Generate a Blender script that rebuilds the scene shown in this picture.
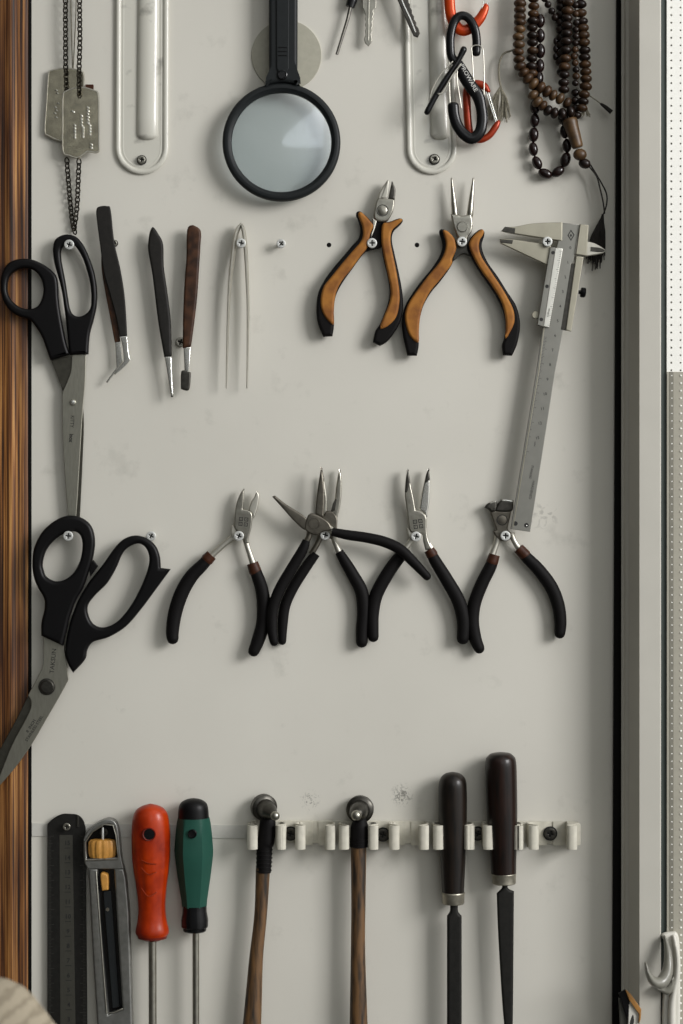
import bpy, bmesh, math, random
from mathutils import Vector, noise
random.seed(7)
for o in list(bpy.data.objects): bpy.data.objects.remove(o)
scn = bpy.context.scene
COL = scn.collection
S = 0.00068          # metres per picture unit on the board (scale marks: 14.7 units = 1 cm)
D = 1.30             # camera to board
R = math.radians

# ------------------------------------------------------------------ camera, world, light
cam_d = bpy.data.cameras.new('camera'); cam = bpy.data.objects.new('camera', cam_d); COL.objects.link(cam)
cam.location = (0, -D, 0); cam.rotation_euler = (R(90), 0, 0)
cam_d.sensor_fit = 'VERTICAL'; cam_d.sensor_height = 36
cam_d.lens = 36 * D / (1024 * S)
cam_d.clip_start = 0.01
cam_d.dof.use_dof = True; cam_d.dof.focus_distance = D - 0.006; cam_d.dof.aperture_fstop = 4.0
scn.camera = cam
scn.view_settings.view_transform = 'Standard'; scn.view_settings.look = 'None'
scn.view_settings.gamma = 1; scn.view_settings.use_curve_mapping = False
scn.view_settings.exposure = 0.0

w = bpy.data.worlds.new('room_light'); scn.world = w; w.use_nodes = True
wn = w.node_tree; wn.nodes.clear()
out = wn.nodes.new('ShaderNodeOutputWorld'); bg = wn.nodes.new('ShaderNodeBackground')
tc = wn.nodes.new('ShaderNodeTexCoord'); dot = wn.nodes.new('ShaderNodeVectorMath'); dot.operation = 'DOT_PRODUCT'
dot.inputs[1].default_value = Vector((0.72, -0.40, 0.57)).normalized()
rmp = wn.nodes.new('ShaderNodeValToRGB')
rmp.color_ramp.elements[0].position = 0.0; rmp.color_ramp.elements[0].color = (0.04, 0.04, 0.037, 1)
rmp.color_ramp.elements[1].position = 1.0; rmp.color_ramp.elements[1].color = (0.62, 0.63, 0.62, 1)
e = rmp.color_ramp.elements.new(0.55); e.color = (0.185, 0.185, 0.178, 1)
wn.links.new(tc.outputs['Generated'], dot.inputs[0]); wn.links.new(dot.outputs['Value'], rmp.inputs[0])
nz = wn.nodes.new('ShaderNodeTexNoise'); nz.inputs['Scale'].default_value = 2.6; nz.inputs['Detail'].default_value = 2
nr = wn.nodes.new('ShaderNodeMapRange'); nr.inputs[1].default_value = .38; nr.inputs[2].default_value = .62; nr.inputs[3].default_value = .45; nr.inputs[4].default_value = 1.75
wm = wn.nodes.new('ShaderNodeVectorMath'); wm.operation = 'SCALE'
wn.links.new(tc.outputs['Generated'], nz.inputs[0]); wn.links.new(nz.outputs[0], nr.inputs[0]); wn.links.new(nr.outputs[0], wm.inputs['Scale'])
wn.links.new(rmp.outputs[0], wm.inputs[0])
def wmath(op, a, b=None, c=None):
    m_ = wn.nodes.new('ShaderNodeMath'); m_.operation = op
    for i_, v_ in enumerate((a, b, c)):
        if v_ is None: continue
        if isinstance(v_, (int, float)): m_.inputs[i_].default_value = v_
        else: wn.links.new(v_, m_.inputs[i_])
    return m_.outputs[0]
sx = wn.nodes.new('ShaderNodeSeparateXYZ'); wn.links.new(tc.outputs['Generated'], sx.inputs[0])
ny = wmath('MULTIPLY', sx.outputs['Y'], -1.0)
wu = wmath('DIVIDE', sx.outputs['X'], ny); wv_ = wmath('DIVIDE', sx.outputs['Z'], ny)
# gabled bright patch: window behind the photographer, shaped for its lens reflection
inw = wmath('MULTIPLY', wmath('GREATER_THAN', wu, -.02), wmath('LESS_THAN', wu, .19))
inw = wmath('MULTIPLY', inw, wmath('GREATER_THAN', wv_, .17))
inw = wmath('MULTIPLY', inw, wmath('LESS_THAN', wmath('SUBTRACT', wv_, wmath('MULTIPLY', wu, 1.0)), .24))
inw = wmath('MULTIPLY', inw, wmath('GREATER_THAN', ny, .1))
inc = wn.nodes.new('ShaderNodeVectorMath'); inc.operation = 'SCALE'; inc.inputs[0].default_value = (.85, .92, 1.0); wn.links.new(wmath('MULTIPLY', inw, .8), inc.inputs['Scale'])
wadd = wn.nodes.new('ShaderNodeVectorMath'); wadd.operation = 'ADD'; wn.links.new(wm.outputs[0], wadd.inputs[0]); wn.links.new(inc.outputs[0], wadd.inputs[1])
wn.links.new(wadd.outputs[0], bg.inputs[0]); wn.links.new(bg.outputs[0], out.inputs[0])
bg.inputs[1].default_value = 1.75

def area(name, loc, target, sx, sy, power, col):
    l = bpy.data.lights.new(name, 'AREA'); l.shape = 'RECTANGLE'; l.size = sx; l.size_y = sy
    l.energy = power; l.color = col
    o = bpy.data.objects.new(name, l); COL.objects.link(o); o.location = loc
    o.rotation_euler = (Vector(target) - Vector(loc)).to_track_quat('-Z', 'Y').to_euler()
    return o
area('window_daylight', (1.8, -1.4, 0.78), (0, 0, 0.02), 0.85, 0.95, 46.0, (1.0, 0.985, 0.985))

# ------------------------------------------------------------------ materials
def lin(c):
    if isinstance(c, str):
        c = [int(c[i:i+2], 16) / 255 for i in (1, 3, 5)]
    return tuple((x/12.92 if x <= .04045 else ((x+.055)/1.055)**2.4) for x in c) + (1,)
def mat(name, c, rough=.5, metal=0, var=.12, nscale=300, bump=0.0, bscale=900, coat=0, c2=None, stretch=(1, 1, 1), spec=.5, lo=.35, hi=.65):
    m = bpy.data.materials.new(name); m.use_nodes = True; nt = m.node_tree; N = nt.nodes; L = nt.links
    b = N['Principled BSDF']; b.inputs['Roughness'].default_value = rough; b.inputs['Metallic'].default_value = metal
    b.inputs['Coat Weight'].default_value = coat; b.inputs['Specular IOR Level'].default_value = spec
    base = lin(c); two = lin(c2) if c2 else tuple(x * (1 - var) for x in base[:3]) + (1,)
    t = N.new('ShaderNodeTexCoord'); mp = N.new('ShaderNodeMapping'); mp.inputs['Scale'].default_value = stretch
    no = N.new('ShaderNodeTexNoise'); no.inputs['Scale'].default_value = nscale; no.inputs['Detail'].default_value = 5
    cr = N.new('ShaderNodeValToRGB'); cr.color_ramp.elements[0].color = two; cr.color_ramp.elements[1].color = base
    cr.color_ramp.elements[0].position = lo; cr.color_ramp.elements[1].position = hi
    L.new(t.outputs['Object'], mp.inputs[0]); L.new(mp.outputs[0], no.inputs[0]); L.new(no.outputs[0], cr.inputs[0]); L.new(cr.outputs[0], b.inputs['Base Color'])
    if bump:
        n2 = N.new('ShaderNodeTexNoise'); n2.inputs['Scale'].default_value = bscale; n2.inputs['Detail'].default_value = 3
        bp = N.new('ShaderNodeBump'); bp.inputs['Strength'].default_value = bump; bp.inputs['Distance'].default_value = .0004
        L.new(mp.outputs[0], n2.inputs[0]); L.new(n2.outputs[0], bp.inputs['Height']); L.new(bp.outputs[0], b.inputs['Normal'])
    return m
M = {}
M['black_rubber'] = mat('black_rubber', '#0d0b0b', .6, bump=.25, bscale=1500, spec=.14)
M['black_plastic'] = mat('black_plastic', '#080708', .4, spec=.2)
M['black_gloss'] = mat('black_gloss', '#08080a', .25, spec=.35)
M['charcoal'] = mat('charcoal_plastic', '#1d2021', .5, spec=.22)
M['steel'] = mat('steel', '#a9a69b', .32, 1, var=.22, nscale=250, bump=.12)
M['aged_steel'] = mat('aged_steel', '#79746a', .34, 1, var=.25, nscale=200, bump=.12)
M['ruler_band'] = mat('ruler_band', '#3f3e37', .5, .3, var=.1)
M['tick'] = mat('tick_etch', '#35342f', .5)
M['satin_steel'] = mat('satin_steel', '#c8c5ba', .48, 1, var=.12, nscale=120, stretch=(4, 1, 1))
M['bright_steel'] = mat('bright_steel', '#deddd6', .22, 1, var=.08)
M['dark_steel'] = mat('dark_steel', '#55534e', .38, 1, var=.3, nscale=350)
M['blade'] = mat('blade_steel', '#a19f93', .42, 1, var=.12, nscale=160, stretch=(5, 1, 1), bump=.05)
M['blade_shaded'] = mat('blade_steel_shaded', '#5c5a52', .42, 1, var=.2)  # darker copy of the blade steel: shade on the rear blades painted in
M['tag_metal'] = mat('tag_metal', '#c2bca6', .25, 1, var=.3, nscale=140, bump=.08, bscale=200)
M['chain'] = mat('chain_metal', '#3f3b33', .35, 1, var=.3)
M['orange_grip'] = mat('orange_grip', '#a06a2c', .6, var=.3, nscale=90, c2='#754620', bump=.15, spec=.25, lo=.3, hi=.6)
M['collar_red'] = mat('red_brown_rubber', '#40200f', .5, spec=.25, var=.3)
M['screw'] = mat('screw_zinc', '#d2d3cf', .45, .6, var=.12)
M['recess'] = mat('recess_dark', '#1c1c1a', .7)
M['enamel'] = mat('enamel_white', '#c8c6bb', .3, c2='#85827a', nscale=60, coat=.2, lo=.28, hi=.42)
M['clip_white'] = mat('clip_white', '#ccc8b9', .5, var=.15, nscale=200)
M['knob_yellow'] = mat('knob_yellow', '#c08a3e', .5, var=.2)
M['knife_metal'] = mat('cast_metal', '#93938f', .4, .9, var=.18, nscale=260, bump=.2)
M['red_plastic'] = mat('red_plastic', '#b23604', .3, nscale=55, coat=.05, spec=.3, c2='#7d1c03')
M['red_dark'] = mat('red_dark', '#6e1a0b', .35, var=.3)
M['green_plastic'] = mat('green_plastic', '#1d4a3e', .55, spec=.25, var=.1, nscale=90)
M['wood_handle'] = mat('hammer_wood', '#66492a', .5, c2='#231a10', nscale=60, stretch=(5, 5, .7), bump=.15, lo=.36, hi=.6)
M['ebony'] = mat('dark_wood', '#1e1610', .36, c2='#0b0806', nscale=70, stretch=(4, 4, .6), coat=.12, spec=.3)
M['ebony_red'] = mat('dark_red_wood', '#21110b', .34, c2='#0d0705', nscale=70, stretch=(4, 4, .6), coat=.15, spec=.3)
M['file_steel'] = mat('file_steel', '#23221f', .55, .6, var=.3, bump=.35, bscale=2600)
M['ferrule'] = mat('ferrule', '#aba697', .45, .9, var=.25)
M['bead_brown'] = mat('bead_brown', '#452e18', .45, c2='#271a0e', nscale=260, coat=.05, spec=.3)
M['bead_dark'] = mat('bead_dark', '#1f120a', .38, c2='#100906', nscale=260, coat=.1, spec=.3)
M['bead_gloss'] = mat('bead_gloss', '#1b0a07', .22, c2='#0d0504', coat=.3, spec=.3)
M['bead_light'] = mat('bead_light', '#5c4326', .45, c2='#392815', nscale=150)
M['cord'] = mat('cord_dark', '#1f1b17', .8)
M['cord_grey'] = mat('cord_grey', '#8a8574', .85, var=.4, nscale=900)
M['tweezer_black'] = mat('tweezer_black', '#1f1d1a', .6, spec=.25, var=.3, nscale=300, bump=.15)
M['tweezer_brown'] = mat('tweezer_brown', '#4a2f1e', .5, spec=.25, c2='#2a1a11', nscale=180)
M['orange_metal'] = mat('orange_anodised', '#bd3c04', .28, .35, var=.1)
M['red_metal'] = mat('red_anodised', '#98300c', .3, .35, var=.2)
M['ink'] = mat('ink', '#2a2925', .6)
M['white_ink'] = mat('white_ink', '#c9c8c2', .6)
M['disc'] = mat('pale_disc', '#aaa797', .5, var=.08)
M['vernier'] = mat('vernier_plate', '#dddcd3', .42, .6, var=.05)
M['caliper'] = mat('caliper_steel', '#8f8e87', .45, .9, var=.08, nscale=120)
M['caliper_light'] = mat('caliper_light_steel', '#a9a595', .5, .8, var=.08, nscale=120)
M['frame_paint'] = mat('frame_paint', '#bab7ad', .5, var=.04, nscale=40)
M['frame_side'] = mat('frame_side_paint', '#a8a594', .55, var=.08, nscale=40)
M['gasket'] = mat('gasket_black', '#0e0d0c', .75, spec=.15)
M['gasket_teal'] = mat('gasket_teal', '#39423e', .6)
M['panel_white'] = mat('panel_white', '#f2f1ea', .5, var=.03)
M['plastic_white'] = mat('plastic_white', '#cfccc2', .4, var=.05)
M['hook_shaded'] = mat('hook_plastic_shaded', '#7d7b71', .3, var=.1, coat=.3)  # white plastic darkened: the shadow on the hook is in this colour
M['card'] = mat('card_print', '#b9b6a6', .5, c2='#25241f', nscale=35, lo=.44, hi=.52)
M['card_edge'] = mat('card_edge', '#a37439', .45)
M['seam_strip'] = mat('strip_paint', '#c6c4bc', .5, var=.05)
M['ribbed'] = mat('ribbed_grey', '#7c796d', .6)
M['panel_dim'] = mat('panel_dim', '#a29e90', .6, var=.06)  # grey holds the dimness of the lower panel, which lacks backlight

def wood_mat():
    m = bpy.data.materials.new('striped_wood'); m.use_nodes = True; nt = m.node_tree; N = nt.nodes; L = nt.links
    b = N['Principled BSDF']; b.inputs['Roughness'].default_value = .5
    t = N.new('ShaderNodeTexCoord')
    def layer(scale, st, els):
        mp = N.new('ShaderNodeMapping'); mp.inputs['Scale'].default_value = st
        no = N.new('ShaderNodeTexNoise'); no.inputs['Scale'].default_value = scale; no.inputs['Detail'].default_value = 6
        cr = N.new('ShaderNodeValToRGB')
        cr.color_ramp.elements[0].position = els[0][0]; cr.color_ramp.elements[0].color = lin(els[0][1])
        cr.color_ramp.elements[1].position = els[-1][0]; cr.color_ramp.elements[1].color = lin(els[-1][1])
        for p, c in els[1:-1]: x = cr.color_ramp.elements.new(p); x.color = lin(c)
        L.new(t.outputs['Object'], mp.inputs[0]); L.new(mp.outputs[0], no.inputs[0]); L.new(no.outputs[0], cr.inputs[0])
        return cr, no
    a, na = layer(800, (1, 1, .010), [(.34, '#25160b'), (.45, '#6a3f1d'), (.54, '#99642f'), (.67, '#cf9a58')])
    c, nc = layer(60, (1, 1, .12), [(.35, '#8f7f72'), (.65, '#ffffff')])
    mx = N.new('ShaderNodeMix'); mx.data_type = 'RGBA'; mx.blend_type = 'MULTIPLY'; mx.inputs['Factor'].default_value = 1
    L.new(a.outputs[0], mx.inputs['A']); L.new(c.outputs[0], mx.inputs['B']); L.new(mx.outputs['Result'], b.inputs['Base Color'])
    bp = N.new('ShaderNodeBump'); bp.inputs['Strength'].default_value = .4; bp.inputs['Distance'].default_value = .0005
    L.new(na.outputs[0], bp.inputs['Height']); L.new(bp.outputs[0], b.inputs['Normal'])
    return m
M['wood'] = wood_mat()

def board_mat():
    m = bpy.data.materials.new('painted_board'); m.use_nodes = True; nt = m.node_tree; N = nt.nodes; L = nt.links
    b = N['Principled BSDF']; b.inputs['Roughness'].default_value = .55; b.inputs['Specular IOR Level'].default_value = .35
    t = N.new('ShaderNodeTexCoord')
    n1 = N.new('ShaderNodeTexNoise'); n1.inputs['Scale'].default_value = 7; n1.inputs['Detail'].default_value = 6
    c1 = N.new('ShaderNodeValToRGB'); c1.color_ramp.elements[0].position = .3; c1.color_ramp.elements[1].position = .7
    c1.color_ramp.elements[0].color = lin('#cac7bd'); c1.color_ramp.elements[1].color = lin('#d2cfc5')
    L.new(t.outputs['Object'], n1.inputs[0]); L.new(n1.outputs[0], c1.inputs[0])
    last = c1.outputs[0]
    def mul(last, fac, colr):
        mx = N.new('ShaderNodeMix'); mx.data_type = 'RGBA'; mx.blend_type = 'MIX'
        L.new(fac, mx.inputs['Factor']); L.new(last, mx.inputs['A']); mx.inputs['B'].default_value = lin(colr)
        return mx.outputs['Result']
    # scattered grey finger marks
    n2 = N.new('ShaderNodeTexNoise'); n2.inputs['Scale'].default_value = 38; n2.inputs['Detail'].default_value = 8; n2.inputs['Roughness'].default_value = .65
    r2 = N.new('ShaderNodeMapRange'); r2.inputs[1].default_value = .60; r2.inputs[2].default_value = .78; r2.inputs[4].default_value = .32
    L.new(t.outputs['Object'], n2.inputs[0]); L.new(n2.outputs[0], r2.inputs[0]); last = mul(last, r2.outputs[0], '#8c8a80')
    # scuffs with a place of their own: x, y, radius, noise scale, threshold, strength
    for (x, y, r, sc, th, st) in [(316, 797, 17, 420, .60, .8), (408, 792, 18, 420, .58, .85), (396, 806, 12, 300, .60, .7), (214, 905, 8, 160, .5, .5),
                              (167, 947, 8, 160, .5, .5), (141, 952, 9, 200, .5, .45), (127, 403, 12, 160, .56, .35), (567, 401, 7, 200, .5, .35),
                              (604, 38, 7, 160, .5, .35), (597, 56, 7, 160, .5, .3), (238, 826, 6, 250, .42, .9), (550, 512, 22, 160, .62, .3), (272, 654, 9, 300, .56, .5), (126, 704, 14, 200, .6, .35)]:
        d = N.new('ShaderNodeVectorMath'); d.operation = 'DISTANCE'; d.inputs[1].default_value = ((x-341.5)*S, 0, (512-y)*S)
        L.new(t.outputs['Object'], d.inputs[0])
        mr = N.new('ShaderNodeMapRange'); mr.inputs[1].default_value = r*S; mr.inputs[2].default_value = 0; mr.inputs[4].default_value = .22
        L.new(d.outputs['Value'], mr.inputs[0])
        nn = N.new('ShaderNodeTexNoise'); nn.inputs['Scale'].default_value = sc; nn.inputs['Detail'].default_value = 4; nn.inputs['Distortion'].default_value = 1.5
        L.new(t.outputs['Object'], nn.inputs[0])
        ad = N.new('ShaderNodeMath'); ad.operation = 'ADD'; L.new(nn.outputs[0], ad.inputs[0]); L.new(mr.outputs[0], ad.inputs[1])
        m2 = N.new('ShaderNodeMapRange'); m2.inputs[1].default_value = th-.04; m2.inputs[2].default_value = th+.06; m2.inputs[4].default_value = st
        L.new(ad.outputs[0], m2.inputs[0])
        gt = N.new('ShaderNodeMapRange'); gt.inputs[1].default_value = r*S; gt.inputs[2].default_value = r*S*.6
        L.new(d.outputs['Value'], gt.inputs[0])
        mm = N.new('ShaderNodeMath'); mm.operation = 'MULTIPLY'; L.new(m2.outputs[0], mm.inputs[0]); L.new(gt.outputs[0], mm.inputs[1])
        last = mul(last, mm.outputs[0], '#4c4a44')
    L.new(last, b.inputs['Base Color'])
    bp = N.new('ShaderNodeBump'); bp.inputs['Strength'].default_value = .12; bp.inputs['Distance'].default_value = .001
    L.new(n2.outputs[0], bp.inputs['Height']); L.new(bp.outputs[0], b.inputs['Normal'])
    return m
M['board'] = board_mat()

def lens_mat():
    m = bpy.data.materials.new('lens_glass'); m.use_nodes = True; nt = m.node_tree; N = nt.nodes; L = nt.links
    N.clear(); o = N.new('ShaderNodeOutputMaterial')
    tr = N.new('ShaderNodeBsdfTransparent'); tr.inputs[0].default_value = (.93, .97, .99, 1)
    gl = N.new('ShaderNodeBsdfGlossy'); gl.inputs['Roughness'].default_value = .06
    no = N.new('ShaderNodeTexNoise'); no.inputs['Scale'].default_value = 40
    mr = N.new('ShaderNodeMapRange'); mr.inputs[3].default_value = .10; mr.inputs[4].default_value = .20
    mx = N.new('ShaderNodeMixShader')
    L.new(no.outputs[0], mr.inputs[0]); L.new(mr.outputs[0], mx.inputs[0]); L.new(tr.outputs[0], mx.inputs[1]); L.new(gl.outputs[0], mx.inputs[2]); L.new(mx.outputs[0], o.inputs[0])
    return m
M['lens'] = lens_mat()

def fabric_mat():
    m = bpy.data.materials.new('striped_fabric'); m.use_nodes = True; nt = m.node_tree; N = nt.nodes; L = nt.links
    b = N['Principled BSDF']; b.inputs['Roughness'].default_value = .9
    t = N.new('ShaderNodeTexCoord'); mp = N.new('ShaderNodeMapping'); mp.inputs['Rotation'].default_value = (0, R(38), 0)
    wv = N.new('ShaderNodeTexWave'); wv.bands_direction = 'Z'; wv.inputs['Scale'].default_value = 34; wv.inputs['Distortion'].default_value = 3.0; wv.inputs['Detail Scale'].default_value = 6
    cr = N.new('ShaderNodeValToRGB'); cr.color_ramp.elements[0].color = lin('#857b69'); cr.color_ramp.elements[1].color = lin('#9a907d'); cr.color_ramp.elements[0].position = .15; cr.color_ramp.elements[1].position = .5
    L.new(t.outputs['Object'], mp.inputs[0]); L.new(mp.outputs[0], wv.inputs[0]); L.new(wv.outputs[0], cr.inputs[0]); L.new(cr.outputs[0], b.inputs['Base Color'])
    return m
M['fabric'] = fabric_mat()

# ------------------------------------------------------------------ geometry helpers (x right, y down, h towards the viewer)
def cs(ox, oy, s, pts):
    """measured outline -> board units; keeps a trailing 'c' (= corner) or further numbers"""
    return [(ox + p[0]/s, oy + p[1]/s) + tuple(p[2:]) for p in pts]
def crom(P, closed, sub):
    n = len(P); o = []
    rng = range(n if closed else n-1)
    for i in rng:
        a = P[(i-1) % n] if closed else P[max(i-1, 0)]; b = P[i]; c = P[(i+1) % n]; d = P[(i+2) % n] if closed else P[min(i+2, n-1)]
        for k in range(sub):
            t = k/sub
            o.append(tuple(.5*((2*b[j]) + (-a[j]+c[j])*t + (2*a[j]-5*b[j]+4*c[j]-d[j])*t*t + (-a[j]+3*b[j]-3*c[j]+d[j])*t**3) for j in range(len(b))))
    if not closed: o.append(tuple(P[-1]))
    return o
def smooth(pts, sub=5):
    ci = [i for i, p in enumerate(pts) if len(p) > 2 and p[2] == 'c']
    P = [(p[0], p[1]) for p in pts]
    if not ci: return crom(P, True, sub)
    out = []
    for a, b in zip(ci, ci[1:] + [ci[0] + len(P)]):
        seg = [P[i % len(P)] for i in range(a, b+1)]
        if len(seg) == 2: out.append(seg[0])
        else: out += crom(seg, False, sub)[:-1]
    return out
def poly(pts): return [(p[0], p[1]) for p in pts]
def circ(x, y, r, n=32, ry=None):
    return [(x + r*math.cos(2*math.pi*i/n), y + (ry or r)*math.sin(2*math.pi*i/n)) for i in range(n)]

class MB:
    def __init__(s): s.v = []; s.f = []; s.m = []; s.flat = False
    def add(s, v, f, mi=0):
        k = len(s.v); s.v += v; s.f += [tuple(i+k for i in q) for q in f]; s.m += [mi]*len(f); return s
    def plate(s, outline, h0, h1, bev=1.0, holes=(), mi=0, res=2):
        s.flat = True
        cu = bpy.data.curves.new('t', 'CURVE'); cu.dimensions = '2D'; cu.fill_mode = 'BOTH'
        for ring in [outline] + list(holes):
            sp = cu.splines.new('POLY'); sp.points.add(len(ring)-1); sp.use_cyclic_u = True
            for i, p in enumerate(ring): sp.points[i].co = (p[0]*.01, -p[1]*.01, 0, 1)
        half = (h1-h0)/2; bev = min(bev, half*.98)
        cu.extrude = (half-bev)*.01; cu.bevel_depth = bev*.01; cu.offset = -bev*.01; cu.bevel_resolution = res
        o = bpy.data.objects.new('t', cu); COL.objects.link(o)
        dg = bpy.context.evaluated_depsgraph_get(); me = bpy.data.meshes.new_from_object(o.evaluated_get(dg))
        v = [(q.co.x*100, -q.co.y*100, (h0+h1)/2 + q.co.z*100) for q in me.vertices]
        f = [tuple(p.vertices) for p in me.polygons]
        bpy.data.objects.remove(o); bpy.data.curves.remove(cu); bpy.data.meshes.remove(me)
        return s.add(v, f, mi)
    def text(s, txt, x, y, size, ang, h, mi=0, th=.12, cond=1.0, bold=0):
        cu = bpy.data.curves.new('t', 'FONT'); cu.body = txt; cu.size = size*.01; cu.align_x = 'CENTER'; cu.align_y = 'CENTER'
        cu.extrude = th*.01; cu.resolution_u = 2; cu.offset = bold*.01
        o = bpy.data.objects.new('t', cu); COL.objects.link(o)
        dg = bpy.context.evaluated_depsgraph_get(); me = bpy.data.meshes.new_from_object(o.evaluated_get(dg))
        ca, sa = math.cos(R(ang)), math.sin(R(ang)); v = []
        for q in me.vertices:
            a, b = q.co.x*100*cond, q.co.y*100
            v.append((x + a*ca - b*sa, y - (a*sa + b*ca), h + q.co.z*100))
        f = [tuple(p.vertices) for p in me.polygons]
        bpy.data.objects.remove(o); bpy.data.curves.remove(cu); bpy.data.meshes.remove(me)
        return s.add(v, f, mi)
    def rings(s, rings, closed=False, mi=0):
        n = len(rings[0]); v = [tuple(p) for r in rings for p in r]; f = []
        m = len(rings)
        for i in range(m if closed else m-1):
            for j in range(n):
                a = i*n+j; b = i*n+(j+1) % n; c = ((i+1) % m)*n+(j+1) % n; d = ((i+1) % m)*n+j
                f.append((a, b, c, d))
        if not closed: f.append(tuple(range(n))); f.append(tuple(range((m-1)*n, m*n)))
        return s.add(v, f, mi)
    def tube(s, pts, rad, n=12, sub=5, caps='rr', closed=False, mi=0, sm=True, twist=None):
        """pts (x,y,h); rad scalar or list of scalars / (in-plane, depth) pairs"""
        if not isinstance(rad, list): rad = [rad]*len(pts)
        rad = [(r, r) if not isinstance(r, tuple) else r for r in rad]
        P = [tuple(p) + r for p, r in zip(pts, rad)]
        if sm: P = crom(P, closed, sub)
        C = [Vector(p[:3]) for p in P]; A = [(p[3], p[4]) for p in P]; m = len(C); rr = []
        for i in range(m):
            if closed: t = C[(i+1) % m]-C[i-1]
            else: t = C[min(i+1, m-1)]-C[max(i-1, 0)]
            t.normalize(); H = Vector((0, 0, 1))
            if abs(t.z) > .95: H = Vector((0, 1, 0))
            side = t.cross(H).normalized(); up = side.cross(t)
            rr.append((C[i], side, up, t, A[i]))
        out = []
        def ring(c, sd, up, a, k=1.0, off=Vector((0, 0, 0))):
            return [c + off + sd*(a[0]*k*math.cos(2*math.pi*j/n)) + up*(a[1]*k*math.sin(2*math.pi*j/n)) for j in range(n)]
        if not closed and caps[0] == 'r':
            c, sd, up, t, a = rr[0]; r = min(a)
            for q in (5, 28, 55): out.append(ring(c, sd, up, a, math.sin(R(q)), -t*r*math.cos(R(q))))
        for c, sd, up, t, a in rr: out.append(ring(c, sd, up, a))
        if not closed and caps[1] == 'r':
            c, sd, up, t, a = rr[-1]; r = min(a)
            for q in (55, 28, 5): out.append(ring(c, sd, up, a, math.sin(R(q)), t*r*math.cos(R(q))))
        return s.rings(out, closed, mi)
    def lathe(s, p0, axis, prof, n=24, mi=0, sm=0, flat=1.0, facet=None, loop=False):
        ax = Vector(axis).normalized(); p0 = Vector(p0)
        H = Vector((0, 0, 1)) if abs(ax.z) < .9 else Vector((0, 1, 0))
        sd = ax.cross(H).normalized(); up = sd.cross(ax)
        if sm: prof = crom(prof, False, sm)
        out = []
        for d, r in prof:
            r = max(r, .01); L_ = []
            for j in range(n):
                th = 2*math.pi*j/n; rr = r*(facet(d, th) if facet else 1)
                L_.append(p0 + ax*d + sd*(rr*math.cos(th)) + up*(rr*math.sin(th)*flat))
            out.append(L_)
        return s.rings(out, loop, mi)
    def ball(s, c, rx, ry, rh, ang=0, n=12, m=8, mi=0):
        ca, sa = math.cos(R(ang)), math.sin(R(ang)); out = []
        for i in range(m+1):
            ph = math.pi*min(max(i, .12), m-.12)/m; L_ = []
            for j in range(n):
                th = 2*math.pi*j/n
                a = rx*math.sin(ph)*math.cos(th); b = ry*math.cos(ph); h = rh*math.sin(ph)*math.sin(th)
                L_.append((c[0] + a*ca - b*sa, c[1] + a*sa + b*ca, c[2] + h))
            out.append(L_)
        return s.rings(out, False, mi)
    def box(s, x0, x1, y0, y1, h0, h1, mi=0):
        v = [(x, y, h) for h in (h0, h1) for y in (y0, y1) for x in (x0, x1)]
        return s.add(v, [(0, 1, 3, 2), (4, 6, 7, 5), (0, 4, 5, 1), (2, 3, 7, 6), (0, 2, 6, 4), (1, 5, 7, 3)], mi)
    def prism(s, prof, y0, y1, mi=0, y0s=None):
        """profile in (x,h), run along y"""
        n = len(prof)
        v = [(x, y0, h) for x, h in prof] + [(x, y1, h) for x, h in prof]
        f = [(i, (i+1) % n, n+(i+1) % n, n+i) for i in range(n)] + [tuple(range(n)), tuple(range(n, 2*n))]
        return s.add(v, f, mi)
    def build(s, name, mats, parent=None, ref=8, loc=None, sharp=38, exact=False):
        """ref: height at which the outline was measured"""
        if not isinstance(mats, (list, tuple)): mats = [mats]
        if parent is not None: ref, loc = parent['_ref'], Vector(parent['_loc'])
        c = 1 - ref*S/D
        V = []
        for x, y, h in s.v:
            cc = (1 - h*S/D) if exact else c
            V.append(Vector(((x-341.5)*S*cc, -h*S, (512-y)*S*cc)))
        if loc is None:
            mn = [min(v[i] for v in V) for i in range(3)]; mx = [max(v[i] for v in V) for i in range(3)]
            loc = Vector(((mn[0]+mx[0])/2, mx[1], (mn[2]+mx[2])/2))
        me = bpy.data.meshes.new(name); me.from_pydata([v-loc for v in V], [], s.f)
        for mm in mats: me.materials.append(M[mm])
        me.polygons.foreach_set('material_index', s.m)
        bm = bmesh.new(); bm.from_mesh(me)
        bmesh.ops.remove_doubles(bm, verts=bm.verts, dist=1e-7)
        bmesh.ops.recalc_face_normals(bm, faces=bm.faces); bm.to_mesh(me); bm.free()
        for p in me.polygons: p.use_smooth = True
        me.set_sharp_from_angle(angle=R(sharp)); me.update()
        o = bpy.data.objects.new(name, me); COL.objects.link(o)
        if s.flat:
            wn_ = o.modifiers.new('weighted_normal', 'WEIGHTED_NORMAL'); wn_.keep_sharp = True; wn_.weight = 80
        if parent is not None:
            o.parent = parent; o['_ref'] = ref; o['_loc'] = list(loc)
        else:
            o.location = loc; o['_ref'] = ref; o['_loc'] = list(loc)
        return o

def tag(o, label, cat, group=None):
    o['label'] = label; o['category'] = cat
    if group: o['group'] = group
    return o
def thing(name, label, cat, x, y, ref=8, group=None, h=0):
    o = bpy.data.objects.new(name, None); COL.objects.link(o); o.empty_display_size = .01
    c = 1 - ref*S/D
    o.location = ((x-341.5)*S*c, -h*S, (512-y)*S*c); o['_ref'] = ref; o['_loc'] = list(o.location)
    return tag(o, label, cat, group)
def struct(name, mb, mats, **k):
    o = mb.build(name, mats, **k); o['kind'] = 'structure'; return o

# ------------------------------------------------------------------ the setting
Y0, Y1 = -260, 1290
struct('wall_back', MB().box(31.6, 640, Y0, Y1, -12, 0), 'board', ref=0)
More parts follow.
